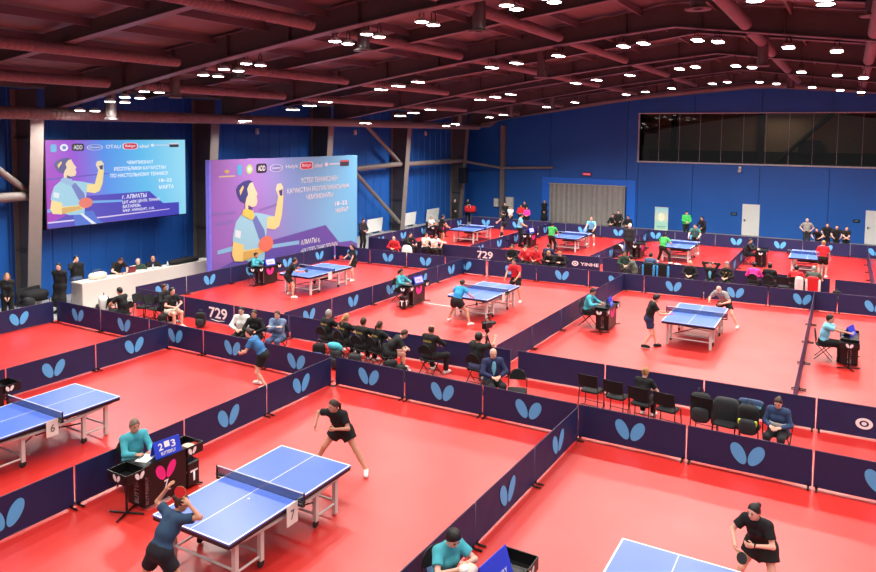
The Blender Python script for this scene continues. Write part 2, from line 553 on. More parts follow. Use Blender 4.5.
# ribbed round struts / ducts between the frames
def ribbed(p0, p1, r, pitch=0.16):
    mb = MB(); p0 = Vector(p0); p1 = Vector(p1); L = (p1 - p0).length
    n = max(2, int(L / pitch)); pts = []; rs = []
    for i in range(n):
        for (f, k) in ((0.0, 1.0), (0.62, 1.0), (0.72, 0.93), (0.9, 0.93)):
            pts.append(p0 + (p1 - p0) * ((i + f) / n)); rs.append(r * k)
    pts.append(p1); rs.append(r)
    mb.tube(pts, rs, seg=14)
    return mb
DX = [-20.4, -17.2, -12.2, -8.5, -2.8, 0.45, 5.0, 9.5]
for fy, fy2 in zip(FRAMES, FRAMES[1:]):
    for x in DX:
        if fy < 5 and x > 4: continue
        z = soffit(x) + 0.16
        plain = x > -8
        struct((ribbed((x, fy + 0.5, z), (x, fy2 - 0.5, z), 0.16) if not plain else MB().tube([(x, fy + 0.5, z), (x, fy2 - 0.5, z)], 0.18, seg=16)).build('ceiling_duct', DUCT))
struct(ribbed((-23.6, YF, 6.86), (-23.6, 47.3, 6.86), 0.21, 0.18).build('ceiling_duct_wall', DUCT))
# the duct that climbs along the top of the end wall
pts = [(-24.9, 49.2, 7.0), (-23.6, 49.2, 7.05), (-23.0, 49.2, 7.5)] + [(x, 49.5, soffit(x) + 0.02) for x in np.arange(-22.4, 6, 1.3)]
pts[3:] = [(x, 49.45, (8.97 - 0.135 * (-12.6 - x) if x < -12.6 else (9.6 - abs(x + 4.85) * 0.082))) for x in np.arange(-22.4, 6, 1.3)]
struct(MB().tube(pts, 0.2, seg=12).build('ceiling_duct_end', DUCT))
# wall struts and braces on the long wall
mb = MB().tube([(-25.3, 31.7, 4.15), (-25.2, 39.5, 4.35)], 0.16, seg=10)
struct(mb.build('trim_1', STEEL))
struct(MB().tube([(-25.1, 39.7, 4.33), (-25.1, 47.6, 4.35)], 0.16, seg=10).build('trim_2', STEEL))
struct(MB().tube([(-25.3, 10.0, 3.95), (-25.2, 15.2, 3.98)], 0.17, seg=10).build('trim_3', STEEL))
struct(MB().tube([(-25.3, 12.0, 6.6), (-25.3, 15.1, 4.05)], 0.12, seg=10).build('trim_4', STEEL))
struct(MB().tube([(-25.3, 35.5, 6.9), (-25.3, 39.4, 4.45)], 0.12, seg=10).build('trim_5', STEEL))
struct(MB().tube([(-25.3, 34.4, 4.1), (-25.3, 39.4, 0.55)], 0.12, seg=10).build('trim_6', STEEL))
struct(MB().tube([(-25.0, 47.8, 4.3), (-22.7, 49.75, 3.8), (-18.7, 49.75, 3.98)], 0.1, seg=10).build('trim_7', STEEL))
struct(MB().box((-22.75, 49.85, 3.5), (0.34, 0.26, 7.0)).build('trim_8', STEEL))

# interior window of the end wall: white sill frame, dark tinted glass, the dim room behind it
mb = MB()
mb.box(((WX0 + WX1) / 2, YB - 0.02, WZ0 - 0.05), (WX1 - WX0 + 0.2, 0.2, 0.10))
mb.box(((WX0 + WX1) / 2, YB - 0.02, WZ1 + 0.03), (WX1 - WX0 + 0.2, 0.14, 0.06))
mb.box((WX0 - 0.03, YB - 0.02, (WZ0 + WZ1) / 2), (0.08, 0.14, WZ1 - WZ0))
mb.box((WX1 + 0.03, YB - 0.02, (WZ0 + WZ1) / 2), (0.08, 0.14, WZ1 - WZ0))
for i in range(1, 13):
    mb.box((WX0 + (WX1 - WX0) * i / 13, YB + 0.03, (WZ0 + WZ1) / 2), (0.015, 0.02, WZ1 - WZ0))
win = struct(mb.build('window_1', [mat('window_frame_pale', (176, 178, 186), rough=0.5)]))
g = bpy.data.materials.new('tinted_glass'); g.use_nodes = True
nt = g.node_tree; nt.nodes.clear()
o_ = nt.nodes.new('ShaderNodeOutputMaterial'); mx = nt.nodes.new('ShaderNodeMixShader')
tr = nt.nodes.new('ShaderNodeBsdfTransparent'); tr.inputs['Color'].default_value = (0.55, 0.53, 0.5, 1)
gl = nt.nodes.new('ShaderNodeBsdfGlossy'); gl.inputs['Roughness'].default_value = 0.015; gl.inputs['Color'].default_value = (0.8, 0.8, 0.8, 1)
fr = nt.nodes.new('ShaderNodeFresnel'); fr.inputs['IOR'].default_value = 1.6
nt.links.new(fr.outputs[0], mx.inputs[0]); nt.links.new(tr.outputs[0], mx.inputs[1]); nt.links.new(gl.outputs[0], mx.inputs[2]); nt.links.new(mx.outputs[0], o_.inputs[0])
MB().poly([(WX0, YB + 0.05, WZ0), (WX1, YB + 0.05, WZ0), (WX1, YB + 0.05, WZ1), (WX0, YB + 0.05, WZ1)]).build('window_pane', g, win)
mb = MB()
mb.box(((WX0 + WX1) / 2, YB + 3.2, 6.2), (WX1 - WX0 + 1, 0.1, 4.2), 0)
mb.box(((WX0 + WX1) / 2, YB + 1.7, WZ0 - 0.1), (WX1 - WX0 + 1, 3.0, 0.1), 1)
mb.box(((WX0 + WX1) / 2, YB + 1.7, WZ1 + 0.2), (WX1 - WX0 + 1, 3.0, 0.1), 1)
for x in (WX0 - 0.5, WX1 + 0.5): mb.box((x, YB + 1.7, 6.2), (0.1, 3.0, 4.2), 1)
mb.box(((WX0 + WX1) / 2, YB + 3.05, 5.0), (WX1 - WX0, 0.15, 0.7), 1)
for x in (-10.9, -5.2, 1.8): mb.box((x, YB + 2.9, 6.2), (0.35, 0.25, 3.4), 1)
mb.tube([(-4.3, YB + 2.8, 4.6), (-1.0, YB + 2.8, 7.9)], 0.14, seg=6, mi=1)
mb.box((-2.3, YB + 2.85, 5.7), (1.3, 0.1, 0.9), 1)
struct(mb.build('room_behind_window', [mat('dim_room_wall', (120, 104, 84), rough=0.8), mat('dim_room_dark', (20, 19, 20), rough=0.8)]))

l = bpy.data.lights.new('room_fill_light', 'AREA'); l.size = 2.5; l.energy = 60; l.color = (1, 0.86, 0.7); link('room_fill_light', l, None, (-4.0, YB + 1.2, 7.7))  # unseen fill light, added to brighten the room behind the glass
# white doors in the end wall
DOORM = mat('door_white', (222, 222, 218), rough=0.45, noise=0.02)
for i, (x0, x1, hx) in enumerate(((-5.86, -4.83, -5.72), (0.98, 2.02, 1.12))):
    mb = MB()
    mb.box(((x0 + x1) / 2, YB - 0.03, 1.01), (x1 - x0, 0.06, 2.02), 0, bev=0.01)
    for zz in (0.55, 1.45): mb.box(((x0 + x1) / 2, YB - 0.062, zz), ((x1 - x0) * 0.66, 0.006, 0.7), 0)
    d = struct(mb.build('door_%d' % (i + 1), DOORM))
    MB().box((hx, YB - 0.08, 0.98), (0.05, 0.03, 0.16), 0, bev=0.008).tube([(hx, YB - 0.11, 1.0), (hx + 0.13, YB - 0.11, 1.0)], 0.012).build('door_handle', BLACK, d)
# doorway with the grey curtain: bright blue surround
mb = MB()
for x in (-19.3, -13.05): mb.box((x, YB - 0.03, 1.42), (0.6, 0.06, 2.84))
mb.box((-16.175, YB - 0.03, 3.045), (6.85, 0.06, 0.4))
struct(mb.build('door_surround', mat('bright_blue_paint', (30, 112, 226), rough=0.4, noise=0.03)))
mb = MB()
n = 150; V = []; F = []
for i in range(n + 1):
    x = -18.98 + 5.56 * i / n
    a = i * 0.62
    for zz, k in ((0.02, 1.15), (1.4, 1.0), (2.8, 0.75)):
        V.append((x + 0.02 * math.sin(a * 1.7), YB - 0.02 + (0.05 * math.sin(a) + 0.03 * math.sin(a * 0.37 + 1)) * k, zz))
for i in range(n):
    for j in range(2):
        F.append((3 * i + j, 3 * i + 3 + j, 3 * i + 4 + j, 3 * i + 1 + j))
mb.add(V, F, 0, True)
c = thing('curtain', 'wide grey pleated curtain closing the doorway in the end wall', 'curtain', (0, -0.14, 0))
mb.build('cloth', mat('curtain_grey', (152, 146, 142), rough=0.8, noise=0.08, scale=3), c)
MB().tube([(-19.05, YB, 2.82), (-13.35, YB, 2.82)], 0.025).build('curtain_rail', GREYL, c)
e = thing('exit_sign', 'lit red exit sign over the grey curtain', 'sign', (-16.22, YB - 0.09, 3.57))
MB().box((0, 0, 0), (0.66, 0.08, 0.24), 0, bev=0.015).build('housing', mat('sign_dark', (70, 20, 40), rough=0.4), e)
MB().box((0, -0.045, 0), (0.58, 0.012, 0.17)).build('panel', mat('sign_red', (226, 60, 84), rough=0.4, emis=0.9), e)
letters('lettering', 'ВЫХОД', PRINTW, e, (-0.22, -0.053, -0.05), (1, 0, 0), (0, 0, 1), 0.44, 0.1)
for x, lb in ((-6.35, 'small dark door plate beside the plain white door nearer the curtain'), (0.52, 'small dark door plate beside the white door farther from the curtain')):
    e = thing('door_plate', lb, 'sign', (x, YB - 0.04, 1.35))
    MB().box((0, 0, 0), (0.36, 0.05, 0.16), 0, bev=0.01).build('plate', BLACK, e)
    letters('lettering', 'EXIT', mat('sign_green', (150, 190, 170), rough=0.5), e, (-0.10, -0.028, -0.03), (1, 0, 0), (0, 0, 1), 0.2, 0.06)
# dome camera, electrical boxes and sensors
e = thing('dome_camera', 'white dome security camera under the long dark window', 'camera', (-6.1, YB - 0.06, 4.2))
MB().box((0, 0, 0.12), (0.16, 0.12, 0.2), 0, bev=0.02).build('bracket', WHITE, e)
MB().sell((0, -0.12, -0.04), (0.12, 0.12, 0.15), 1, 1, 14, 10).build('dome', GREYL, e)
for x, s, lb in ((-23.25, 0.42, 'smaller pale electrical box on the end wall, nearer the corner column'), (-22.15, 0.62, 'larger pale electrical box on the end wall beside the grey post')):
    e = thing('electrical_box', lb, 'electrical box', (x, YB - 0.1, 1.15))
    MB().box((0, 0, 0), (s, 0.18, s * 1.55), 0, bev=0.02).build('case', GREYL, e)
    MB().box((0, -0.096, 0), (s * 0.86, 0.012, s * 1.38), 0, bev=0.004).build('door', OFFW, e)
    MB().box((s * 0.33, -0.11, 0), (0.03, 0.02, 0.10)).build('latch', BLACK, e)
for y, lb in ((27.1, 'small pale sensor high on the blue wall above the event banner'), (35.4, 'small pale sensor high on the blue wall beside the diagonal brace'), (43.7, 'small pale sensor high on the blue wall, last before the corner')):
    e = thing('wall_sensor', lb, 'sensor', (XL + 0.06, y, 6.35), 0, 'sensors high on the blue wall')
    MB().box((0.02, 0, 0), (0.12, 0.22, 0.3), 0, bev=0.02).build('case', GREYL, e)
    MB().sell((0.09, 0, -0.04), (0.05, 0.06, 0.06), 1, 1, 10, 6).build('lens', WHITE, e)
e = thing('loudspeaker', 'black loudspeaker fixed to the corner column below the strut', 'speaker', (-24.6, 46.95, 3.3))
MB().box((0, 0, 0), (0.55, 0.5, 1.15), 0, bev=0.03).build('cabinet', BLACK, e)
MB().lathe([(0.0, -0.26), (0.17, -0.262), (0.19, -0.27), (0.2, -0.25)], (0, 0, -0.25), 16, 0, 'Y').build('woofer', DARKM, e)
MB().lathe([(0.0, -0.26), (0.08, -0.262), (0.09, -0.25)], (0, 0, 0.3), 14, 0, 'Y').build('tweeter', DARKM, e)
MB().tube([(-0.3, 0.15, 0.3), (-0.2, 0.6, 0.3)], 0.03).build('bracket', DARKM, e)
for i, (y, ht) in enumerate(((37.3, 0.5), (41.4, 0.52), (44.6, 0.5))):
    lb = ['white board leaning on the blue wall, nearest the event banner', 'white board leaning on the blue wall between two grey columns, nearer the brace', 'white board leaning on the blue wall, nearest the corner column'][i]
    e = thing('white_board', lb, 'board', (XL + 0.2, y, 0), 0, 'white boards leaning on the blue wall')
    MB().box((0, 0, 0.55), (0.04, 1.7, 0.85), 0, R=Matrix.Rotation(0.12, 3, 'Y')).build('board', WHITE, e)
    for s in (-0.6, 0.6): MB().box((0.1, s, 0.07), (0.3, 0.05, 0.13)).build('foot', GREYL, e)

# ------------------------------------------------------------------ lamps
EMIT = mat('lamp_glow', (255, 250, 242), emis=22.0)
ROWS = [
 (15.25, [-23.9, -22.8, -21.2, -20.45, -19.5, -16.85, -16.0, -15.12, -11.94, -10.92, -9.27, -7.0, -6.06, -1.79, -0.53]),
 (23.4, [-23.37, -20.6, -19.7, -18.85, -16.1, -15.3, -14.4, -11.3, -10.35, -8.8, -6.57, -5.93, -4.26, -3.66, -1.7, -0.45]),
 (31.5, [-22.5, -20.3, -19.5, -18.5, -15.7, -14.9, -14.1, -10.9, -9.93, -8.47, -6.38, -5.74, -4.17, -3.56, -1.78, -0.55, 0.32]),
 (39.6, [-22.06, -21.4, -19.04, -18.14, -15.4, -13.7, -10.8, -9.75, -8.37, -6.33, -5.61, -4.09, -3.32, -1.73, -0.53, 0.33])]
ORD = ['first', 'second', 'third', 'fourth', 'fifth', 'sixth', 'seventh', 'eighth', 'ninth', 'tenth', 'eleventh', 'twelfth', 'thirteenth', 'fourteenth', 'fifteenth', 'sixteenth', 'seventeenth', 'eighteenth']
LAMP_W = 132.0
def lamp_light(x, y, z, w):
    l = bpy.data.lights.new('lamp_light', 'AREA'); l.shape = 'DISK'; l.size = 0.36; l.energy = w; l.color = (1.0, 0.96, 0.89); l.spread = math.radians(150)
    link('lamp_light', l, None, (x, y, z - 0.14))
lamp0 = thing('high_bay_lamp', 'round lamp', 'lamp', (0, 0, 0))
MB().lathe([(0.0, 0.0), (0.165, 0.0), (0.172, 0.015), (0.15, 0.05), (0.09, 0.10), (0.0, 0.11)], (0, 0, -0.10), 18).build('housing', GREYL, lamp0)
MB().lathe([(0.0, -0.012), (0.13, -0.010), (0.166, 0.004)], (0, 0, -0.105), 18).build('lens', EMIT, lamp0)
MB().tube([(-0.06, 0, 0.02), (-0.06, 0, 0.2), (0.06, 0, 0.2), (0.06, 0, 0.02)], 0.012, 6).tube([(0, 0, 0.2), (0, 0, 0.42)], 0.014, 6).build('bracket', DARKM, lamp0)
remember(lamp0)
first = True
for ri, (fy, xs_) in enumerate(ROWS):
    for i, x in enumerate(xs_):
        z = soffit(x) - (0.15, 0.24, 0.34, 0.44)[ri]
        for s, off in (('nearer', (0.15, 0.10, -0.1, -0.1)[ri]), ('farther', (0.72, 0.48, 0.40, 0.30)[ri])):
            lb = 'round white lamp, %s of the %s pair from the screen wall, %s beam' % (s, ORD[i], ['nearest lit', 'second lit', 'third lit', 'farthest lit'][ri])
            if first:
                o = lamp0; o.location = (x, fy + off, z); o['label'] = lb; o['group'] = 'high bay lamps under the ceiling beams'; first = False
            else:
                o = dup(lamp0, (x, fy + off, z), 0, lb, 'high bay lamps under the ceiling beams')
        lamp_light(x, fy + 0.2, z, LAMP_W * (1, 1, 1.1, 1.6)[ri])
    for x in (3.2, 5.0, 7.5, 9.5, 12.0, 14.0):  # lamps out of view: bare lights without fixtures, added for even lighting
        lamp_light(x, fy + 0.3, soffit(x) - 0.35, LAMP_W * 1.4)
for fy in (-1.0, 7.35):  # unseen rows over and behind the camera, lights added for the foreground
    for x in np.arange(-23.0, 15, 2.4):
        lamp_light(float(x), fy, soffit(x) - 0.35, LAMP_W * 0.95)

# hanging grey ceiling vents: short pipe with a flared flange
VENTM = mat('vent_metal', (98, 90, 90), rough=0.4, metal=0.3)
VP = [(-21.9, 15.95, 6.72), (-20.2, 17.2, 7.5), (-16.9, 16.9, 8.0), (-11.8, 16.5, 8.62), (-8.35, 16.7, 8.95), (-3.0, 16.6, 9.1), (-2.75, 27.4, 8.8), (-10.9, 27.4, 8.65),
      (-21.4, 40.2, 6.9), (-18.1, 40.6, 7.45), (-15.6, 41.0, 7.95), (-12.2, 44.5, 8.6), (-8.9, 44.5, 9.0), (-3.0, 44.5, 9.05), (0.38, 44.5, 8.6), (0.33, 19.2, 9.1)]
VL = ['over the video screen, lowest', 'behind the second pair of lamps', 'above the gap between screen and banner', 'above the banner, with wide flange', 'near the top edge, with wide flange', 'near the roof ridge at the top',
      'on the ridge above the long window', 'midway above the middle courts', 'beside the corner column', 'second from the corner column', 'third from the corner column', 'above the curtained doorway', 'above the window edge', 'above the first white door', 'above the second white door', 'at the upper edge of the roof slope']
for i, ((x, y, z), l) in enumerate(zip(VP, VL)):
    e = thing('ceiling_vent', 'grey cylindrical ceiling vent ' + l, 'ceiling vent', (x, y, z), 0, 'hanging ceiling vents')
    MB().lathe([(0.17, 0.0), (0.17, roof_z(x) - z - 0.05)], (0, 0, 0), 16).build('pipe', VENTM, e)
    fl = 0.27 if i in (2, 3, 4, 5, 7, 15) else 0.22
    MB().lathe([(0.10, -0.03), (fl, -0.05), (fl + 0.02, -0.02), (0.175, 0.03), (0.165, 0.05)], (0, 0, 0), 18).build('flange', VENTM, e)
    MB().lathe([(0.0, 0.04), (0.16, 0.03)], (0, 0, -0.02), 14).build('grille', mat('vent_grille', (96, 90, 90), rough=0.5), e)

# ------------------------------------------------------------------ court barriers
PANEL = {}
def wing_poly(cx, cz, a, b, tilt, y, n=22):
    out = []
    for k in range(n):
        t = 2 * PI * k / n
        u = b * math.cos(t) * (1 + 0.10 * math.sin(t)); v = a * math.sin(t)
        out.append((cx + u * math.cos(tilt) + v * math.sin(tilt), y, cz - u * math.sin(tilt) + v * math.cos(tilt)))
    return out
def butterfly(mb, cx, cz, s, y, mi=0):
    for sg in (-1, 1):
        mb.poly(wing_poly(cx + sg * 0.175 * s, cz, 0.25 * s, 0.135 * s, sg * 0.50, y), mi)
    return mb
PH = 0.70
def make_panel(L, mark):
    key = (round(L, 2), mark)
    if key in PANEL: return PANEL[key]
    rng = random.Random(hash(key) % 1000 + 5)
    r = link('barrier_panel', None)
    # cloth sheet with soft sag folds, both faces
    mb = MB(); nx, nz = 22, 5
    def Y(x, z):
        e = min(1, 6 * min(x / L + 0.5, 0.5 - x / L) + 0.0)
        return e * (0.004 * math.sin(x * 5 + z * 6) + 0.003 * math.sin(x * 11 - z * 9))
    for s in (-1, 1):
        V = []; F = []
        for i in range(nx + 1):
            for j in range(nz + 1):
                x = -L / 2 + 0.012 + (L - 0.024) * i / nx; z = 0.035 + (PH - 0.045) * j / nz
                V.append((x, Y(x, z) + s * 0.007, z))
        for i in range(nx):
            for j in range(nz):
                a = i * (nz + 1) + j
                q = (a, a + nz + 1, a + nz + 2, a + 1)
                F.append(q if s < 0 else q[::-1])
        mb.add(V, F, 0, True)
    mb.build('cloth', NAVY, r)
    mb = MB()
    mb.tube([(-L / 2 + 0.015, 0, 0.03), (-L / 2 + 0.015, 0, PH), (L / 2 - 0.015, 0, PH), (L / 2 - 0.015, 0, 0.03)], 0.011, 6, smooth=True)
    mb.tube([(-L / 2 + 0.015, 0, 0.035), (L / 2 - 0.015, 0, 0.035)], 0.009, 6)
    mb.build('frame', CHROME if False else mat('barrier_frame', (70, 62, 92), rough=0.45, metal=0.3), r)
    for s in (-1, 1):
        MB().box((s * (L / 2 - 0.06), 0, 0.015), (0.035, 0.34, 0.022), 0, bev=0.006).box((s * (L / 2 - 0.06), 0, 0.04), (0.04, 0.05, 0.05)).build('foot', BLACK, r)
    if mark == 'wing':
        butterfly(MB(), 0, 0.37, 0.86, -0.0165).build('emblem', WING, r)
    elif mark == '729':
        letters('lettering', '729', PRINTW, r, (-0.42 - (0.85 if L < 2.25 else -0.45), -0.0165, 0.17), (1, 0, 0), (0, 0, 1), 0.84, 0.36)
        dx_ = -0.85 if L < 2.25 else 0.45
        MB().tube([(-0.36 + dx_, -0.017, 0.12), (dx_, -0.017, 0.085), (0.3 + dx_, -0.017, 0.12)], [0.004, 0.012, 0.004], 6).build('underline', PRINTW, r)
    elif mark == 'ring':
        mb = MB()
        V = []; F = []
        for k in range(28):
            t = 2 * PI * k / 28
            for rr in (0.55, 1.0): V.append((-0.25 + 0.16 * rr * math.cos(t), -0.0165, 0.32 + 0.12 * rr * math.sin(t)))
        for k in range(28):
            k2 = (k + 1) % 28; F.append((2 * k, 2 * k + 1, 2 * k2 + 1, 2 * k2))
        mb.add(V, F); mb.poly([(-0.25 + 0.05 * math.cos(2 * PI * k / 12), -0.0165, 0.32 + 0.04 * math.sin(2 * PI * k / 12)) for k in range(12)])
        mb.build('emblem', PRINTW, r)
        letters('lettering', 'YINHE', PRINTW, r, (0.0, -0.0165, 0.24), (1, 0, 0), (0, 0, 1), 0.86, 0.15)
    remember(r)
    PANEL[key] = [r, False]
    return PANEL[key]
MARKW = {'wing': 'navy barrier with butterfly', 'none': 'plain navy barrier', '729': 'navy barrier lettered 729', 'ring': 'navy barrier with ring emblem'}
def run(p0, p1, n, nrm, marks, where, group):
    p0 = Vector((p0[0], p0[1], 0)); p1 = Vector((p1[0], p1[1], 0))
    nv = Vector((nrm[0], nrm[1], 0)); d = (p1 - p0) / n; L = d.length - 0.012
    u = (-nv).cross(Vector((0, 0, 1)))
    dd = d.normalized()
    if u.dot(dd) < 0: dd = -dd
    rz = math.atan2(dd.y, dd.x)
    for i in range(n):
        mk = marks if isinstance(marks, str) else marks[i]
        P = make_panel(L, mk)
        c = p0 + d * (i + 0.5)
        lb = '%s, %s %s' % (MARKW[mk], ORD[i], where)
        if not P[1]:
            o = P[0]; P[1] = True
        else: o = dup(P[0])
        o.location = (c.x, c.y, 0.006); o.rotation_euler = (0, 0, rz)
        tag(o, lb, 'barrier', group)
run((-22.5, 14.2), (-11.12, 14.2), 5, (0, -1), 'wing', 'behind table 6 from the screen wall', 'barriers behind the near courts')
run((-11.0, 14.2), (-6.9, 14.25), 2, (0, -1), 'wing', 'from the corner behind table 7', 'barriers behind the near courts')
run((-6.9, 14.25), (4.05, 14.4), 5, (0, -1), 'wing', 'from the white-haired man, behind the near courts', 'barriers behind the near courts')
run((-11.05, 14.1), (-11.05, 2.6), 5, (1, 0), ['wing', 'wing', 'none', 'wing', 'wing'], 'from the far corner between tables 6, 7', 'barriers beside table 7')
run((-17.0, 14.1), (-17.0, 7.1), 3, (1, 0), 'wing', 'from the far corner, behind table 6', 'barriers beside table 6')
run((-22.5, 14.1), (-22.5, 9.5), 2, (1, 0), 'wing', 'from the corner below the long-haired woman', 'barriers by the screen wall')
run((-4.66, 14.15), (-4.85, 2.7), 5, (1, 0), 'wing', 'from the far corner beside nearest umpire', 'barriers between the two nearest courts')
run((-21.8, 16.85), (-14.75, 16.75), 3, (0, -1), ['729', '729', 'none'], 'from the white counter, first aisle', 'barriers in front of the middle courts')
run((-14.7, 16.75), (-7.45, 17.05), 3, (0, -1), 'none', 'from the patterned jacket to the cameraman', 'barriers in front of the middle courts')
run((-7.28, 17.08), (4.2, 17.45), 5, (0, -1), ['none', 'none', 'none', 'ring', 'none'], 'from the tripod, behind four chairs', 'barriers in front of the middle courts')
run((-22.15, 16.95), (-22.15, 28.5), 5, (1, 0), 'wing', 'from the counter, under the event banner', 'barriers under the event banner')
run((-15.1, 16.9), (-15.0, 28.8), 5, (1, 0), 'wing', 'from the aisle, behind the ponytailed umpire', 'barriers between the middle courts')
run((-7.95, 17.2), (-7.8, 29.2), 5, (1, 0), 'none', 'from the tripod, behind the short-haired umpire', 'barriers between the middle courts')
run((-0.85, 17.5), (-0.9, 29.5), 5, (1, 0), 'none', 'from the aisle, edge-on behind outstretched arms', 'barriers between the middle courts')
run((-22.1, 28.55), (-13.9, 28.85), 4, (0, -1), 'wing', 'from the banner, behind the banner table', 'barriers behind the middle courts')
run((-13.82, 28.85), (4.4, 29.75), 8, (0, -1), 'wing', 'from the banner court, behind middle courts', 'barriers behind the middle courts')
run((-22.4, 31.8), (-13.55, 32.1), 4, (0, -1), ['none', 'none', 'none', '729'], 'from the screen wall, second aisle', 'barriers in front of the back courts')
run((-13.5, 32.2), (-9.8, 32.45), 2, (0, -1), ['none', 'ring'], 'behind the red jackets', 'barriers in front of the back courts')
run((-9.7, 32.45), (-0.45, 32.45), 4, (0, -1), 'none', 'from the ring emblem, second aisle', 'barriers in front of the back courts')
run((-0.3, 32.42), (6.4, 32.35), 3, (0, -1), 'none', 'from the red jacket, second aisle', 'barriers in front of the back courts')
run((-22.5, 32.0), (-22.5, 43.6), 5, (1, 0), 'wing', 'from the banner end, along the wall', 'barriers beside the back courts')
run((-16.5, 32.4), (-16.4, 43.6), 5, (1, 0), 'wing', 'from the aisle, behind the standing umpire', 'barriers beside the back courts')
run((-10.35, 32.6), (-10.25, 43.7), 5, (1, 0), 'wing', 'from the aisle, behind the dark suit', 'barriers beside the back courts')
run((-4.5, 32.6), (-4.4, 43.7), 5, (1, 0), 'wing', 'from the aisle, behind the suited official', 'barriers beside the back courts')
run((1.05, 32.6), (1.0, 43.7), 5, (1, 0), 'none', 'from the aisle, edge-on at the last court', 'barriers beside the back courts')
run((-22.3, 43.8), (7.0, 43.9), 13, (0, -1), 'wing', 'from the corner column, far end', 'barriers along the far end')

# ------------------------------------------------------------------ table tennis tables
def make_table():
    r = thing('table_tennis_table', 'table', 'table')
    W2, L2, T = 0.7625, 1.37, 0.76
    mb = MB()
    mb.box((0, 0.687, T - 0.012), (2 * W2, 1.368, 0.024), 0); mb.box((0, -0.687, T - 0.012), (2 * W2, 1.368, 0.024), 0)
    z = T + 0.0012
    def strip(x0, x1, y0, y1): mb.poly([(x0, y0, z), (x1, y0, z), (x1, y1, z), (x0, y1, z)], 1)
    strip(-W2, -W2 + 0.025, -L2, L2); strip(W2 - 0.025, W2, -L2, L2)
    strip(-W2 + 0.025, W2 - 0.025, -L2, -L2 + 0.025); strip(-W2 + 0.025, W2 - 0.025, L2 - 0.025, L2)
    strip(-0.006, 0.006, -L2 + 0.025, L2 - 0.025)
    mb.build('tabletop', [TBLUE, TLINE], r)
    mb = MB()
    for s in (-1, 1):
        mb.box((s * (W2 - 0.016), 0, T - 0.052), (0.028, 2 * L2 - 0.02, 0.056), 0)
        mb.box((0, s * (L2 - 0.016), T - 0.052), (2 * W2 - 0.02, 0.028, 0.056), 0)
    mb.build('apron', BLACK, r)
    for sx in (-1, 1):
        mb = MB()
        pts = []
        for i in range(13):
            y = -1.22 + 2.44 * i / 12
            pts.append((sx * 0.685, y, T - 0.17 + 0.08 * (abs(y) / 1.22) ** 2))
        mb.tube(pts, 0.034, 8)
        mb.build('side_rail', TLEG, r)
        for y in (-1.12, -0.62, 0.62, 1.12):
            out = abs(y) > 1
            mb = MB()
            mb.prism([(sx * 0.62 - 0.035, y - 0.035, 0.02 if out else 0.11), (sx * 0.62 + 0.035, y - 0.035, 0.02 if out else 0.11), (sx * 0.62 + 0.035, y + 0.035, 0.02 if out else 0.11), (sx * 0.62 - 0.035, y + 0.035, 0.02 if out else 0.11)], (0, 0, T - 0.16), 0)
            if out: mb.lathe([(0, 0.0), (0.035, 0.0), (0.035, 0.02), (0, 0.02)], (sx * 0.62, y, 0), 10)
            lg = mb.build('leg', TLEG, r)
            if not out:
                MB().lathe([(0, -0.022), (0.045, -0.022), (0.065, -0.012), (0.065, 0.012), (0.045, 0.022), (0, 0.022)], (sx * 0.62, y, 0.066), 14, 0, 'X').build('wheel', RUB, lg)
        for s in (-1, 1):
            MB().tube([(sx * 0.62, s * 1.12, 0.18), (sx * 0.62, s * 0.62, 0.18)], 0.02, 6).build('lower_rail', TLEG, r)
    for y in (-1.12, 1.12, -0.62, 0.62):
        MB().tube([(-0.62, y, 0.22), (0.62, y, 0.22)], 0.02, 6).build('cross_bar', TLEG, r)
    MB().box((0, 0, 0.45), (0.9, 0.5, 0.05), 0, bev=0.01).tube([(-0.6, -0.6, 0.2), (0.6, 0.6, 0.42)], 0.014, 6).tube([(-0.6, 0.6, 0.2), (0.6, -0.6, 0.42)], 0.014, 6).build('undercarriage', DARKM, r)
    nt_ = MB()
    nt_.box((0, 0, T + 0.07), (1.80, 0.006, 0.136), 0)
    nt_.box((0, 0, T + 0.145), (1.80, 0.010, 0.014), 1)
    net = nt_.build('net', [NETM, TLINE], r)
    for s in (-1, 1):
        MB().tube([(s * 0.91, 0, T - 0.05), (s * 0.91, 0, T + 0.155)], 0.014, 8).box((s * 0.84, 0, T + 0.012), (0.16, 0.05, 0.02)).box((s * 0.84, 0, T - 0.045), (0.14, 0.05, 0.03)).build('net_post', BLACK, net)
    remember(r)
    return r
TAB = make_table()
TABS = {}
TPOS = [
 ('7', -7.79, 8.13, 'blue table tennis table with number 7 card, server leaning at its near end'),
 ('6', -13.81, 8.20, 'blue table tennis table with number 6 card, cut off by the picture edge'),
 ('8', -1.74, 8.28, 'blue table tennis table with only its far end visible, beside the crouching dark-haired player'),
 ('A', -18.59, 22.78, 'blue table tennis table under the event banner, between two black-clad players'),
 ('B', -11.11, 22.97, 'blue table tennis table between the blue-shirted and the red-shirted player'),
 ('C', -3.96, 23.37, 'blue table tennis table between the navy-shorts player and the grey-shirted player'),
 ('D', -19.32, 38.16, 'blue table tennis table in the far corner court near the grey columns'),
 ('E', -13.30, 38.47, 'blue table tennis table in front of the grey curtain'),
 ('F', -7.43, 38.44, 'blue table tennis table at the court with the roll-up banner behind'),
 ('G', -1.51, 38.37, 'blue table tennis table before the red and white player at the far end')]
for i, (k, x, y, lb) in enumerate(TPOS):
    if i == 0: o = TAB; o.location = (x, y, 0.006); o['label'] = lb; o['group'] = 'table tennis tables'
    else: o = dup(TAB, (x, y, 0.006), 0, lb, 'table tennis tables')
    TABS[k] = o
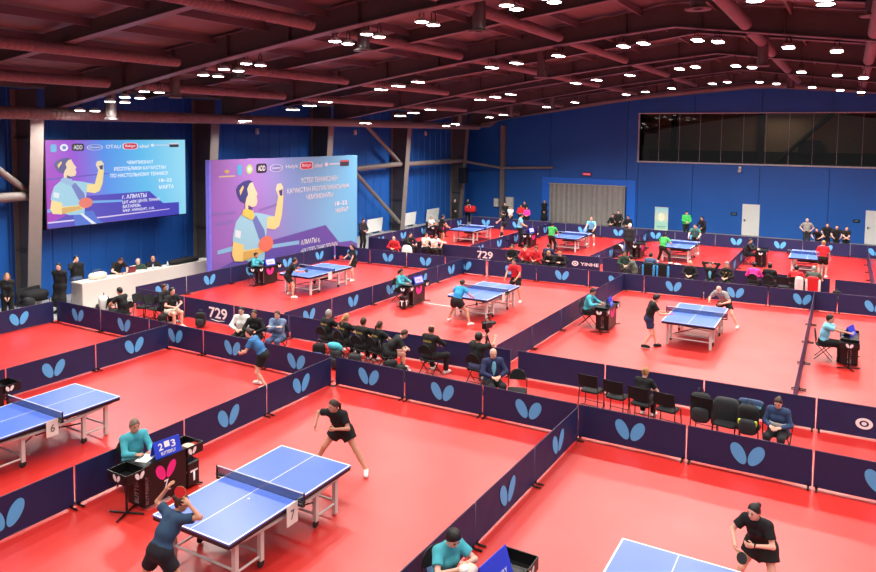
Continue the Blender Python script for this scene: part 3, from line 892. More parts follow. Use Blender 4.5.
for k, num in (('7', '7'), ('6', '6'), ('A', ''), ('B', '')):
    mb = MB().box((0.80, -0.14, 0.63), (0.008, 0.24, 0.32), 0)
    c = mb.build('number_card', PLATE, TABS[k])
    if num:
        letters('lettering', num, mat('grey_ink', (96, 92, 92), rough=0.6), c, (0.806, -0.18, 0.55), (0, 1, 0), (0, 0, 1), 0.085, 0.15)

# ------------------------------------------------------------------ umpire tables
def make_ump_table(num=None):
    r = thing('umpire_table', 'umpire table', 'table')
    # front panel faces +x, length along y; table surface .76 high
    mb = MB()
    mb.box((0.20, 0, 0.405), (0.03, 0.86, 0.71), 0)
    mb.box((0.0, -0.42, 0.405), (0.42, 0.025, 0.71), 0); mb.box((0.0, 0.42, 0.405), (0.42, 0.025, 0.71), 0)
    mb.box((0.0, 0, 0.75), (0.46, 0.90, 0.02), 0)
    b = mb.build('body', BLACK, r)
    em = MB()
    for sg in (-1, 1):
        em.poly([(0.2165, y, z) for (y, _, z) in wing_poly(sg * 0.105, 0.53, 0.15, 0.082, sg * 0.5, 0)])
    em.build('pink_emblem', PINK, b)
    if num:
        letters('lettering', num, PRINTW, b, (0.2168, -0.04, 0.22), (0, 1, 0), (0, 0, 1), 0.09, 0.15)
    letters('side_lettering', 'BUTTERFLY', mat('grey_print', (150, 140, 144), rough=0.6), b, (0.06, -0.434, 0.10), (0, 0, 1), (-1, 0, 0), 0.56, 0.10)
    letters('front_lettering', 'BUTTERFLY', mat('dim_red_print', (128, 92, 98), rough=0.6), b, (0.2168, -0.36, 0.10), (0, 0, 1), (0, -1, 0), 0.48, 0.055)
    for s in (-1, 1):
        mb = MB()
        y0, y1 = s * 0.44, s * 0.79
        yc, yl = (y0 + y1) / 2, abs(y1 - y0)
        mb.box((0.0, yc, 0.59), (0.46, yl, 0.015)); mb.box((0.235, yc, 0.67), (0.015, yl, 0.17)); mb.box((-0.235, yc, 0.67), (0.015, yl, 0.17))
        mb.box((0, y1, 0.67), (0.46, 0.015, 0.17)); mb.box((0, y0, 0.67), (0.46, 0.015, 0.17))
        t = mb.build('side_tray', BLACK, r)
        em = MB(); em2 = MB()
        for sg in (-1, 1):
            em.poly([(0.2455, yc - s * 0.07 + y, z) for (y, _, z) in wing_poly(sg * 0.046, 0.67, 0.063, 0.035, sg * 0.5, 0)])
            em2.poly([((x * (1 if s < 0 else -1)), y1 + s * 0.009, z) for (x, _, z) in wing_poly(sg * 0.046, 0.67, 0.063, 0.035, sg * 0.5, 0)][::(1 if s < 0 else -1)])
        em.build('emblem', PRINTW, t); em2.build('emblem', PRINTW, t)
        mb = MB().tube([(0, s * 0.62, 0.03), (0, s * 0.62, 0.59)], 0.02, 8)
        for a in (0.4, 0.4 + PI / 2):
            mb.tube([(-0.30 * math.cos(a), s * 0.62 - 0.30 * math.sin(a), 0.018), (0.30 * math.cos(a), s * 0.62 + 0.30 * math.sin(a), 0.018)], 0.016, 6)
        mb.build('stand', BLACK, r)
    remember(r)
    return r
UT = make_ump_table(); UT7 = make_ump_table('7')
UTP = [('T7', -10.12, 8.12, 'black umpire table with pink butterfly and white 7, nearest in full view'),
       ('T8', -3.58, 7.86, 'black umpire table cut by the lower picture edge, beside the folding cloth'),
       ('T6', -15.95, 8.25, 'black umpire table at the picture edge behind table 6'),
       ('A', -21.0, 22.45, 'black umpire table with pink butterfly in front of the event banner'),
       ('B', -13.85, 22.62, 'black umpire table with pink butterfly before the ponytailed umpire'),
       ('C', -6.72, 23.05, 'black umpire table with pink butterfly before the umpire in turquoise'),
       ('R', 0.22, 23.1, 'black umpire table in front of the umpire with outstretched arms'),
       ('D', -21.55, 38.1, 'black umpire table in the far corner court'),
       ('E', -15.55, 37.95, 'black umpire table beside the standing umpire in light blue'),
       ('F', -9.35, 37.6, 'black umpire table beside the white-haired man in dark suit'),
       ('G', -3.55, 38.7, 'black umpire table with the seated official in black')]
UTS = {}
u1 = False
for k, x, y, lb in UTP:
    if k == 'T7': o = UT7; o.location = (x, y, 0.006); tag(o, lb, 'table', 'umpire tables')
    elif not u1: o = UT; u1 = True; o.location = (x, y, 0.006); tag(o, lb, 'table', 'umpire tables')
    else: o = dup(UT, (x, y, 0.006), 0, lb, 'umpire tables')
    UTS[k] = (x, y)

def scoreboard(k, dx, dy, digits, lb, ang=0.0, big=1.0, plain=False):
    x, y = UTS[k]
    r = thing('scoreboard', lb, 'scoreboard', (x + dx, y + dy, 0.768), ang, 'flip scoreboards on umpire tables')
    w, h, d = 0.25 * big, 0.27 * big, 0.10 * big
    mb = MB()
    mb.prism([(d, -w, 0), (0.004, -w, h), (-0.004, -w, h), (-d, -w, 0), (-d + 0.012, -w, 0), (0, -w, h - 0.03), (d - 0.012, -w, 0)], (0, 2 * w, 0))
    mb.build('frame', SCORE, r)
    sl = Vector((-d, 0, h)).normalized()
    def on(y_, t, lift=0.006):
        n_ = Vector((h, 0, d)).normalized()
        p = Vector((d, y_, 0)) + sl * t + n_ * lift
        return p
    if digits:
        for i, dg in enumerate(digits):
            letters('digit', dg, PRINTW, r, on(-0.17 * big + i * 0.24 * big, 0.12 * big), (0, 1, 0), sl, 0.085 * big, 0.12 * big)
        mb = MB(); q = [on(a, b) for a, b in ((-0.055 * big, 0.15 * big), (0.045 * big, 0.15 * big), (0.045 * big, 0.25 * big), (-0.055 * big, 0.25 * big))]
        mb.poly(q).build('game_card', PRINTW, r)
        letters('lettering', 'BUTTERFLY', PRINTW, r, on(-0.14 * big, 0.035 * big), (0, 1, 0), sl, 0.28 * big, 0.055 * big)
    elif plain:
        letters('lettering', 'BUTTERFLY', PRINTW, r, on(-0.16 * big, 0.05 * big, 0.008), (0, 1, 0), sl, 0.32 * big, 0.06 * big)
    else:
        mb = MB(); q = [on(a, b) for a, b in ((-0.2 * big, 0.04 * big), (0.2 * big, 0.04 * big), (0.2 * big, 0.25 * big), (-0.2 * big, 0.25 * big))]
        mb.poly(q).build('panel', mat('lilac_panel', (196, 190, 236), rough=0.5), r)
        letters('lettering', 'BUTTERFLY', SCORE, r, on(-0.14 * big, 0.10 * big, 0.008), (0, 1, 0), sl, 0.28 * big, 0.06 * big)
    return r
scoreboard('T7', 0.10, 0.10, '23', 'blue flip scoreboard showing 2 and 3 before the grey-haired umpire', -0.15, 0.98)
scoreboard('T8', -0.05, -0.02, '', 'blue flip scoreboard beside the dark-haired umpire folding a cloth', -0.1, 1.25, True)
scoreboard('A', 0.08, 0.12, '', 'pale flip scoreboard before the umpire under the banner', -0.2)
scoreboard('B', 0.08, 0.12, '', 'pale flip scoreboard before the ponytailed umpire', -0.2)
scoreboard('C', 0.08, 0.05, '', 'blue flip scoreboard before the short-haired turquoise umpire', 0.1, 1.0, True)
scoreboard('R', 0.0, 0.1, '', 'blue flip scoreboard under the outstretched arms', -0.3, 1.0, True)
scoreboard('E', -0.05, 0.2, '', 'blue flip scoreboard beside the standing light blue umpire', -0.2)
# things lying on or by the number 7 umpire table
s = thing('score_sheet', 'white score sheet under the hand of the grey-haired umpire', 'paper', (-10.16, 7.92, 0.768), 0.3)
MB().box((0, 0, 0.003), (0.22, 0.30, 0.006), 0).build('sheet', PRINTW, s); MB().box((-0.09, 0, 0.012), (0.03, 0.12, 0.012), 0).build('clip', DARKM, s)
s = thing('towel', 'crumpled red and cream cloth in the tray of the number 7 umpire table', 'towel', (-10.05, 8.78, 0.60))
MB().sell((0, -0.05, 0.06), (0.14, 0.11, 0.07), 0.7, 0.8, 14, 8).build('cloth', mat('cream_cloth', (220, 196, 176), rough=0.9, bump=0.5), s)
MB().sell((0.02, 0.10, 0.05), (0.12, 0.09, 0.06), 0.7, 0.8, 14, 8).build('fold', mat('dull_red_cloth', (168, 44, 44), rough=0.9, bump=0.5), s)
for (x, y, lb) in ((-10.0, 8.70, 'black towel box with white T beside the number 7 umpire table'), (-13.75, 21.75, 'black towel box with white T under the ponytailed umpire\'s table')):
    s = thing('towel_box', lb, 'box', (x, y, 0.006), 0, 'towel boxes')
    MB().box((0, 0, 0.25), (0.24, 0.26, 0.44), 0, bev=0.02).build('case', BLACK, s)
    MB().tube([(0, -0.10, 0.46), (0, -0.06, 0.51), (0, 0.06, 0.51), (0, 0.10, 0.46)], 0.012, 6).build('handle', DARKM, s)
    for U, V, org in (((0, 1, 0), (0, 0, 1), (0.123, -0.085, 0.12)), ((1, 0, 0), (0, 0, 1), (-0.085, -0.133, 0.12))):
        letters('lettering', 'T', PRINTW, s, org, U, V, 0.17, 0.2)
ball = thing('table_tennis_ball', 'white ball just above the blue surface of table 7', 'ball', (-7.56, 7.68, 0.85))
MB().sell((0, 0, 0), (0.02, 0.02, 0.02), 1, 1, 14, 10).build('shell', PRINTW, ball)
MB().lathe([(0.0201, -0.0008), (0.0203, 0), (0.0201, 0.0008)], (0, 0, 0), 16).build('seam', GREYL, ball)

e = thing('cloth', 'cream cloth held by the dark-haired umpire at the lower picture edge', 'cloth', (-3.93, 7.78, 0.80))
MB().sell((0, 0, 0.02), (0.11, 0.13, 0.10), 0.8, 0.8, 16, 10).sell((0.03, 0.08, -0.06), (0.08, 0.08, 0.10), 0.9, 0.9, 12, 8).build('cloth_fold', mat('cream_cloth', (220, 196, 176)), e); MB().sell((-0.03, -0.06, 0.09), (0.07, 0.08, 0.05), 0.8, 1, 12, 8).build('cloth_corner', PLATE, e)
e = thing('floor_tape', 'white tape line on the red floor beside the ponytailed umpire table', 'tape', (-12.6, 22.95, 0.0068))
MB().box((0, 0, 0), (1.7, 0.06, 0.002), 0).build('strip', PRINTW, e); MB().box((-0.95, 0.02, 0), (0.16, 0.06, 0.002), 0).build('torn_end', PRINTW, e)

# ------------------------------------------------------------------ chairs
def make_chair(kind):
    r = thing('folding_chair', 'chair', 'chair')
    # faces +y; seat centre at origin
    MB().sell((0, 0.0, 0.425), (0.215, 0.205, 0.028), 0.35, 0.35, 20, 8).build('seat', BLACKC, r)
    if kind == 'round':
        V = []
        mb = MB(); pts = []
        for i in range(15):
            a = PI * i / 14
            pts.append((0.205 * math.cos(a), -0.205 - 0.07 * (0.62 + 0.2 * math.sin(a) - 0.45) / 0.4, 0.62 + 0.23 * math.sin(a)))
        n = len(pts)
        F = [tuple(range(n))]
        poly = [(p[0] * 0.95, p[1], p[2]) for p in pts] + []
        mb.prism(poly, (0, 0.03, 0.004))
        mb.build('backrest', BLACKC, r)
        fr = MB()
        path = [(0.215, -0.20, 0.45)] + [(p[0] * 1.05, p[1] + 0.01, p[2] + 0.008) for p in pts] + [(-0.215, -0.20, 0.45)]
        fr.tube(path, 0.011, 6)
        fr.build('back_frame', DARKM, r)
    else:
        mb = MB()
        nx = 8; V = []; F = []
        for i in range(nx + 1):
            x = -0.23 + 0.46 * i / nx; y = -0.225 - 0.03 * (1 - (x / 0.23) ** 2)
            V += [(x, y, 0.56), (x, y - 0.07, 0.86), (x, y + 0.022, 0.56), (x, y - 0.05, 0.86)]
        for i in range(nx):
            a = 4 * i; b = a + 4
            F += [(a, b, b + 1, a + 1), (a + 2, a + 3, b + 3, b + 2), (a + 1, b + 1, b + 3, a + 3), (a, a + 2, b + 2, b)]
        F += [(0, 1, 3, 2), (4 * nx, 4 * nx + 2, 4 * nx + 3, 4 * nx + 1)]
        mb.add(V, F, 0, False); mb.build('backrest', BLACKC, r)
        MB().tube([(-0.225, -0.2, 0.44), (-0.225, -0.28, 0.8)], 0.012, 6).tube([(0.225, -0.2, 0.44), (0.225, -0.28, 0.8)], 0.012, 6).tube([(-0.23, -0.235, 0.58), (0.23, -0.235, 0.58)], 0.009, 6).build('back_frame', DARKM, r)
    for sx in (-1, 1):
        if kind == 'square':
            MB().tube([(sx * 0.225, -0.20, 0.44), (sx * 0.235, -0.25, 0.012)], 0.012, 6).build('leg', DARKM, r)
            MB().tube([(sx * 0.215, 0.18, 0.42), (sx * 0.235, 0.21, 0.012)], 0.012, 6).tube([(sx * 0.235, -0.25, 0.016), (sx * 0.235, 0.21, 0.016)], 0.010, 6).build('leg', DARKM, r)
            continue
        MB().tube([(sx * 0.215, -0.17, 0.44), (sx * 0.225, 0.21, 0.012)], 0.012, 6).build('leg', DARKM, r)
        MB().tube([(sx * 0.20, 0.17, 0.44), (sx * 0.205, -0.24, 0.012)], 0.012, 6).build('leg', DARKM, r)
    MB().tube([(-0.222, 0.12, 0.12), (0.222, 0.12, 0.12)], 0.009, 6).tube([(-0.205, -0.16, 0.11), (0.205, -0.16, 0.11)], 0.009, 6).build('stretcher', DARKM, r)
    remember(r)
    return r
CH = {'round': [make_chair('round'), False], 'square': [make_chair('square'), False]}
def chair(x, y, face, label, kind='round', group='black chairs for spectators and umpires'):
    p = CH[kind]
    if not p[1]: o = p[0]; p[1] = True
    else: o = dup(p[0])
    o.location = (x, y, 0.006); o.rotation_euler = (0, 0, math.radians(face - 90))
    return tag(o, label, 'chair', group)

# ------------------------------------------------------------------ people
SKIN = {'fair': mat('skin_fair', (226, 172, 150), rough=0.55, noise=0.04), 'tan': mat('skin_tan', (198, 142, 116), rough=0.55, noise=0.05)}
HAIRC = {'black': mat('hair_black', (16, 12, 12), rough=0.5, noise=0.35, scale=26, bump=0.5, bscale=60), 'brown': mat('hair_brown', (58, 36, 27), rough=0.5, noise=0.25, scale=30),
         'blond': mat('hair_blond', (168, 122, 74), rough=0.5, noise=0.25, scale=30), 'grey': mat('hair_grey', (150, 146, 142), rough=0.6, noise=0.2, scale=30),
         'greybrown': mat('hair_greybrown', (118, 104, 92), rough=0.6, noise=0.3, scale=30), 'white': mat('hair_white', (216, 212, 208), rough=0.6, noise=0.1, scale=30)}
EYE = mat('eye_dark', (30, 22, 20), rough=0.3); LIP = mat('lip', (176, 92, 88), rough=0.5)
CLO = {}
def clo(name, rgb, rough=0.85):
    if name not in CLO: CLO[name] = mat('cloth_' + name, rgb, rough=rough, noise=0.12, scale=9, bump=0.15)
    return CLO[name]
clo('black', (11, 11, 14)); clo('teal', (66, 164, 178)); clo('navy', (34, 42, 82)); clo('white', (228, 226, 222)); clo('red', (206, 30, 40)); clo('blue', (52, 112, 168))
clo('darkteal', (34, 62, 92)); clo('grey', (150, 142, 136)); clo('green', (66, 190, 92)); clo('pink', (236, 60, 164)); clo('jeans', (66, 84, 120)); clo('lightblue', (120, 196, 224))
clo('olive', (78, 84, 74)); clo('darkgreen', (36, 62, 50)); clo('pattern', (104, 124, 158)); clo('cream', (222, 214, 196)); clo('charcoal', (30, 30, 36)); clo('skyblue', (46, 156, 222)); clo('yellowgreen', (60, 110, 100))
clo('slate', (70, 92, 128)); clo('navyblue', (44, 66, 104)); clo('ink', (12, 14, 28))

def nrm(v):
    v = np.array(v, float); l = np.linalg.norm(v)
    return v / l if l > 1e-9 else v
def ik(A, B, l1, l2, hint):
    A = np.array(A, float); B = np.array(B, float)
    d = B - A; L = np.linalg.norm(d); mxL = (l1 + l2) * 0.998
    if L > mxL: B = A + d / L * mxL; d = B - A; L = mxL
    if L < abs(l1 - l2) + 0.02:
        B = A + d / max(L, 1e-6) * (abs(l1 - l2) + 0.02); d = B - A; L = np.linalg.norm(d)
    u = d / L; a = (l1 * l1 - l2 * l2 + L * L) / (2 * L); h = math.sqrt(max(l1 * l1 - a * a, 0))
    p = np.array(hint, float); p = p - u * p.dot(u)
    p = nrm(p)
    return A + u * a + p * h, B

def hand(mb, W, d, palm, right, curl, s):
    """palm, four unequal bent fingers and a side thumb, rooted in the wrist"""
    d = nrm(d); n = np.array(palm, float); n = n - d * n.dot(d); n = nrm(n) if np.linalg.norm(n) > 1e-3 else nrm(np.cross(d, [0.3, 0.5, 0.8]))
    th = np.cross(d, n) if right else np.cross(n, d)
    R = Matrix((tuple(th), tuple(d), tuple(n))).transposed()
    c = W + d * 0.045 * s
    mb.sell(c, (0.040 * s, 0.054 * s, 0.017 * s), 0.8, 0.8, 10, 6, 0, R)
    mb.tube([W - d * 0.03 * s, W + d * 0.03 * s], [0.026 * s, 0.028 * s], 8)
    for off, ln in ((0.030, 0.074), (0.010, 0.084), (-0.010, 0.078), (-0.029, 0.060)):
        p = W + d * 0.082 * s + th * off * s
        pts = [p - d * 0.02 * s, p]; dd = d.copy()
        for i, f in enumerate((0.42, 0.33, 0.25)):
            a = curl * (0.5, 0.8, 0.6)[i] + 0.08
            dd = nrm(dd * math.cos(a) + np.cross(np.cross(d, n), dd) * -math.sin(a)) if False else nrm(dd + n * math.tan(min(a, 1.25)))
            p = p + dd * ln * f * s; pts.append(p)
        mb.tube(pts, [0.0095 * s, 0.0095 * s, 0.009 * s, 0.008 * s, 0.0065 * s], 6)
    p = W + d * 0.028 * s + th * 0.030 * s
    d1 = nrm(d * 0.65 + th * 0.75 + n * 0.25); d2 = nrm(d * 0.9 + th * 0.25 + n * 0.35)
    mb.tube([p - th * 0.015 * s, p + d1 * 0.035 * s, p + d1 * 0.035 * s + d2 * 0.032 * s], [0.013 * s, 0.0115 * s, 0.008 * s], 6)

SHARED = {}
def person(label, x, y, face, H=1.7, pose=None, res=0.02, skin='tan', hair='black', style='short', female=False, top='black', sleeve='short',
           bottom='pants', bcol='black', shoes='white', jacket=False, group=None, extra=None, z=0.006):
    S = H / 1.75
    p = dict(P=(0, 0, 0.93), lean=3, side=0, twist=0, L=(-0.25, 0.03, 0.80), R=(0.25, 0.03, 0.80), fl=(-0.11, 0.0, 0.085), fr=(0.11, 0.0, 0.085),
             hy=0, hp=0, el=(-0.5, -0.8, -0.2), er=(0.5, -0.8, -0.2), kl=(-0.1, 1, 0.2), kr=(0.1, 1, 0.2), ftl=8, ftr=-8, pl=None, pr=None, cl=0.45, cr=0.45)
    p.update(pose or {})
    Z = np.array([0, 0, 1.0])
    def rx(v, a):  # lean forward about x
        c, s_ = math.cos(a), math.sin(a); return np.array([v[0], v[1] * c + v[2] * s_, -v[1] * s_ + v[2] * c])
    def ry(v, a):
        c, s_ = math.cos(a), math.sin(a); return np.array([v[0] * c + v[2] * s_, v[1], -v[0] * s_ + v[2] * c])
    def rzv(v, a):
        c, s_ = math.cos(a), math.sin(a); return np.array([v[0] * c - v[1] * s_, v[0] * s_ + v[1] * c, v[2]])
    ln, sd, tw = math.radians(p['lean']), math.radians(p['side']), math.radians(p['twist'])
    P = np.array(p['P'], float)
    T1 = ry(rx(Z, ln * 0.7), sd * 0.7); T2 = ry(rx(Z, ln * 1.12), sd * 1.1)
    Sx = rzv(np.array([1.0, 0, 0]), tw * 0.25)
    S2 = rzv(np.array([1.0, 0, 0]), tw); S2 = nrm(S2 - T2 * S2.dot(T2)); F2 = np.cross(T2, S2)
    S1 = nrm(Sx - T1 * Sx.dot(T1)); F1 = np.cross(T1, S1)
    M = P + T1 * 0.25; N = M + T2 * 0.275
    hw = 0.082 if not female else 0.088
    sw = 0.185 if not female else 0.165
    HL, HR = P - Sx * hw - T1 * 0.02, P + Sx * hw - T1 * 0.02
    SHL, SHR = N - T2 * 0.045 - S2 * sw, N - T2 * 0.045 + S2 * sw
    EL, WL = ik(SHL, p['L'], 0.285, 0.25, p['el']); ER, WR = ik(SHR, p['R'], 0.285, 0.25, p['er'])
    KL, AL = ik(HL, p['fl'], 0.43, 0.415, p['kl']); KR, AR = ik(HR, p['fr'], 0.43, 0.415, p['kr'])
    yw, pt = math.radians(p['hy']), math.radians(p['hp'])
    hy = np.array([-math.sin(yw) * math.cos(pt), math.cos(yw) * math.cos(pt), -math.sin(pt)])
    hx = np.array([math.cos(yw), math.sin(yw), 0]); hz = np.cross(hx, hy)
    C = N + T2 * 0.065 + hz * 0.105 + hy * 0.018
    Rh = np.array([hx, hy, hz])
    # ---- body surface
    g = 0.92 if female else 1.0
    def torso(o):
        return [cap(HL, HR, 0.112 * (1.02 if female else 0.96) + o, None, 0.06),
                cap(P + T1 * 0.03 - S1 * 0.045, M - S2 * 0.055, 0.098 * g + o, 0.095 * g + o, 0.05), cap(P + T1 * 0.03 + S1 * 0.045, M + S2 * 0.055, 0.098 * g + o, 0.095 * g + o, 0.05),
                cap(M - S2 * 0.06, N - T2 * 0.10 - S2 * 0.085, 0.098 * g + o, 0.088 * g + o, 0.05), cap(M + S2 * 0.06, N - T2 * 0.10 + S2 * 0.085, 0.098 * g + o, 0.088 * g + o, 0.05),
                cap(SHL + T2 * 0.005, SHR + T2 * 0.005, 0.056 * g + o, None, 0.07)]
    arm = lambda A, E, W, o: [cap(A, E, 0.052 * g + o, 0.041 * g + o, 0.03), cap(E, W, 0.042 * g + o, 0.027 * g + o, 0.02)]
    leg = lambda Hh, K, A, o: [cap(Hh, K, 0.088 * g + o, 0.056 + o, 0.05), cap(K, A, 0.054 + o, 0.036 + o, 0.03), cap(K * 0.72 + A * 0.28 - np.array([0, 0.018, 0]), K * 0.5 + A * 0.5, 0.046 + o, 0.042 + o, 0.03)]
    def foot(A, K, yaw, o, k=0.02):
        f = rzv(np.array([0, 1.0, 0]), math.radians(yaw))
        fl = A[2] - 0.085   # lifted foot: point the toe down
        toe = A + f * 0.155 + Z * (-0.052 - max(0, fl) * 0.35)
        return [cap(A - Z * 0.0, A - f * 0.035 - Z * 0.045, 0.036 + o, 0.036 + o, k), cap(A - f * 0.03 - Z * 0.048, toe, 0.034 + o, 0.030 + o, k), cap(A + f * 0.02 - Z * 0.01, toe, 0.034 + o, 0.028 + o, k)]
    head = [ell(C, Rh, (0.074, 0.093, 0.112), 0.03), cap(C + hy * 0.035 - hz * 0.062, C + hy * 0.045 - hz * 0.075, 0.050, 0.044, 0.04),
            cap(C + hy * 0.088 + hz * 0.005, C + hy * 0.104 - hz * 0.028, 0.009, 0.014, 0.012),
            ell(C + hx * 0.076 - hy * 0.005 - hz * 0.012, Rh, (0.012, 0.022, 0.032), 0.01), ell(C - hx * 0.076 - hy * 0.005 - hz * 0.012, Rh, (0.012, 0.022, 0.032), 0.01)]
    neck = [cap(N - T2 * 0.05, C - hz * 0.06 - hy * 0.015, 0.054 * g, 0.050 * g, 0.04)]
    prims = torso(0) + arm(SHL, EL, WL, 0) + arm(SHR, ER, WR, 0) + leg(HL, KL, AL, 0) + leg(HR, KR, AR, 0) + foot(AL, KL, p['ftl'], 0) + foot(AR, KR, p['ftr'], 0) + head + neck
    if female:
        prims += [ell(N - T2 * 0.19 + F2 * 0.085 + S2 * s_ * 0.065, np.array([S2, F2, T2]), (0.055, 0.05, 0.055), 0.05) for s_ in (-1, 1)]
    V, F = solid(prims, res)
    mb = MB().add(V, F, 0, True)
    dL, dR = nrm(WL - EL), nrm(WR - ER)
    hand(mb, WL, p.get('dl', dL), p['pl'] if p['pl'] is not None else S2, False, p['cl'], 1.05)
    hand(mb, WR, p.get('dr', dR), p['pr'] if p['pr'] is not None else -S2, True, p['cr'], 1.05)
    Rm = Matrix((tuple(hx), tuple(hy), tuple(hz))).transposed()
    for s_ in (-1, 1):
        mb.sell(C + hx * 0.030 * s_ + hy * 0.083 + hz * 0.004, (0.015, 0.010, 0.0085), 1, 1, 10, 6, 1, Rm)
        mb.sell(C + hx * 0.031 * s_ + hy * 0.087 + hz * 0.026, (0.019, 0.007, 0.004), 1, 1, 8, 4, 3, Rm)
    mb.sell(C + hy * 0.087 - hz * 0.062, (0.022, 0.008, 0.0075), 1, 1, 10, 6, 2, Rm)
    mb.v = [(a * S, b * S, c * S) for a, b, c in mb.v]
    body = mb.build('person', [SKIN[skin], EYE, LIP, HAIRC[hair if hair in HAIRC else 'black']], None, (x, y, z), (0, 0, math.radians(face - 90)))
    tag(body, label, 'person', group)
    def child(name, prims_, m, r=None):
        V, F = solid(prims_, r or res)
        b = MB().add(V * S, F, 0, True)
        return b.build(name, m, body)
    # ---- hair
    if style != 'bald':
        nn = nrm(hy * 0.80 - hz * 0.60); pt_ = C + hy * 0.034 + hz * 0.018
        hp = [ell(C + hz * 0.008 - hy * 0.006, Rh, (0.087, 0.104, 0.122), 0.02, [(pt_, nn), (C - hz * 0.085, -hz)])]
        if style == 'thin':
            hp = [ell(C - hy * 0.008, Rh, (0.083, 0.10, 0.115), 0.02, [(C - hy * 0.002, nrm(hy * 0.9 - hz * 0.1)), (C - hz * 0.075, -hz), (C + hz * 0.07, hz)])]
        if style == 'full':
            hp = [ell(C + hz * 0.012 - hy * 0.006, Rh, (0.090, 0.106, 0.126), 0.02, [(C + hy * 0.045 + hz * 0.03, nn), (C - hz * 0.075, -hz)])]
        if style == 'bushy':
            hp = [ell(C + hz * 0.014 - hy * 0.008, Rh, (0.100, 0.112, 0.128), 0.02, [(C + hy * 0.05 + hz * 0.03, nn), (C - hz * 0.08, -hz)])]
        if style in ('pony', 'long'):
            a = C - hy * 0.09 + hz * 0.03
            if style == 'pony':
                b = a - hy * 0.05 - hz * 0.08; c = b - hz * 0.15 + hy * 0.0
                hp += [cap(a, b, 0.030, 0.034, 0.02), cap(b, c, 0.034, 0.014, 0.02)]
            else:
                for s_ in (-1, 1):
                    hp += [cap(C + hx * s_ * 0.070 - hy * 0.03, C + hx * s_ * 0.085 - hz * 0.20 - hy * 0.02, 0.034, 0.030, 0.03), cap(C + hx * s_ * 0.085 - hz * 0.20 - hy * 0.02, C + hx * s_ * 0.085 - hz * 0.33 + hy * 0.035, 0.030, 0.014, 0.03)]
                hp += [cap(C - hy * 0.075, C - hy * 0.10 - hz * 0.26, 0.055, 0.045, 0.04)]
        if style == 'bun':
            hp += [ell(C - hy * 0.115 + hz * 0.045, Rh, (0.042, 0.042, 0.042), 0.02)]
        child('hair', hp, HAIRC[hair], min(res, 0.016))
    # ---- top
    if jacket: o = 0.025
    else: o = 0.019
    tp = torso(o)
    tp[0] = cap(HL + T1 * 0.03, HR + T1 * 0.03, 0.112 + o * (1 if not jacket else 1.0), None, 0.06)
    hem = P - T1 * (0.05 if bottom != 'dress' else 0.05)
    tp = [q if q[0] != 'c' else q for q in tp]
    if female: tp += [ell(N - T2 * 0.19 + F2 * 0.085 + S2 * s_ * 0.065, np.array([S2, F2, T2]), (0.055 + o, 0.05 + o, 0.055 + o), 0.05) for s_ in (-1, 1)]
    for A, E, W in ((SHL, EL, WL), (SHR, ER, WR)):
        u = nrm(E - A)
        if sleeve == 'short':
            tp.append(cap(A, A + u * 0.20, 0.056 * g + o, 0.060 * g + o, 0.03, None, [(A + u * 0.185, u)]))
        elif sleeve == 'long':
            w = nrm(W - E)
            tp += [cap(A, E, 0.052 * g + o * 0.75, 0.043 * g + o * 0.75, 0.03), cap(E, W, 0.044 * g + o * 0.75, 0.030 * g + o * 0.75, 0.03, None, [(W - w * 0.005, w)])]
    cutb = (P - T1 * 0.045, -T1); cutn = (N + T2 * 0.035, T2)
    tp2 = []
    for i, q in enumerate(tp):
        if q[0] == 'c': tp2.append(q[:7] + (q[7] + ([cutb] if i < 5 else []) + ([cutn] if i < 6 else []),))
        else: tp2.append(q)
    collar = cap(N - T2 * 0.05, N + T2 * 0.04 + F2 * 0.0, 0.058 * g + 0.016, 0.052 * g + 0.016, 0.04, None, [(N + T2 * 0.028, T2)])
    child('jacket' if jacket else ('dress' if bottom == 'dress' else 'shirt'), tp2 + [collar], CLO[top])
    # ---- bottom
    if bottom in ('shorts', 'skirt', 'dress', 'pants'):
        ob = 0.022
        bp = [cap(HL + T1 * 0.02, HR + T1 * 0.02, 0.113 + ob, None, 0.06, None, [(P + T1 * 0.09, T1)]),
              cap(P - S1 * 0.04, P + T1 * 0.10 - S1 * 0.045, 0.102 + ob, 0.098 + ob, 0.05, None, [(P + T1 * 0.085, T1)]), cap(P + S1 * 0.04, P + T1 * 0.10 + S1 * 0.045, 0.102 + ob, 0.098 + ob, 0.05, None, [(P + T1 * 0.085, T1)])]
        for Hh, K, A in ((HL, KL, AL), (HR, KR, AR)):
            u = nrm(K - Hh); w = nrm(A - K)
            if bottom == 'shorts':
                bp.append(cap(Hh, Hh + u * 0.29, 0.094 + ob, 0.090 + ob, 0.04, None, [(Hh + u * 0.26, u)]))
            elif bottom == 'skirt':
                bp.append(cap(Hh, Hh + u * 0.22, 0.10 + ob, 0.120 + ob, 0.12, None, [(Hh + u * 0.20, u)]))
            elif bottom == 'dress':
                bp += [cap(Hh, K + w * 0.08, 0.10 + ob, 0.10 + ob, 0.10), cap(K, K + w * 0.28, 0.10 + ob, 0.10 + ob, 0.1, None, [(K + w * 0.25, w)])]
            else:
                bp += [cap(Hh, K, 0.091 + ob * 0.8, 0.062 + ob * 0.8, 0.04), cap(K, A, 0.062 + ob * 0.8, 0.048 + ob * 0.8, 0.03, None, [(A - w * 0.01, w)])]
        child({'shorts': 'shorts', 'skirt': 'skirt', 'dress': 'skirt', 'pants': 'trousers'}[bottom], bp, CLO[bcol])
    # ---- shoes
    for A, K, yw_ in ((AL, KL, p['ftl']), (AR, KR, p['ftr'])):
        pr = foot(A, K, yw_, 0.010)
        pr = [q[:7] + ([(A + Z * 0.012, Z)],) for q in pr]
        child('shoe', pr, CLO[shoes], min(res, 0.016))
    body['hands'] = [float(v) for v in list(WL * S) + list(WR * S)]
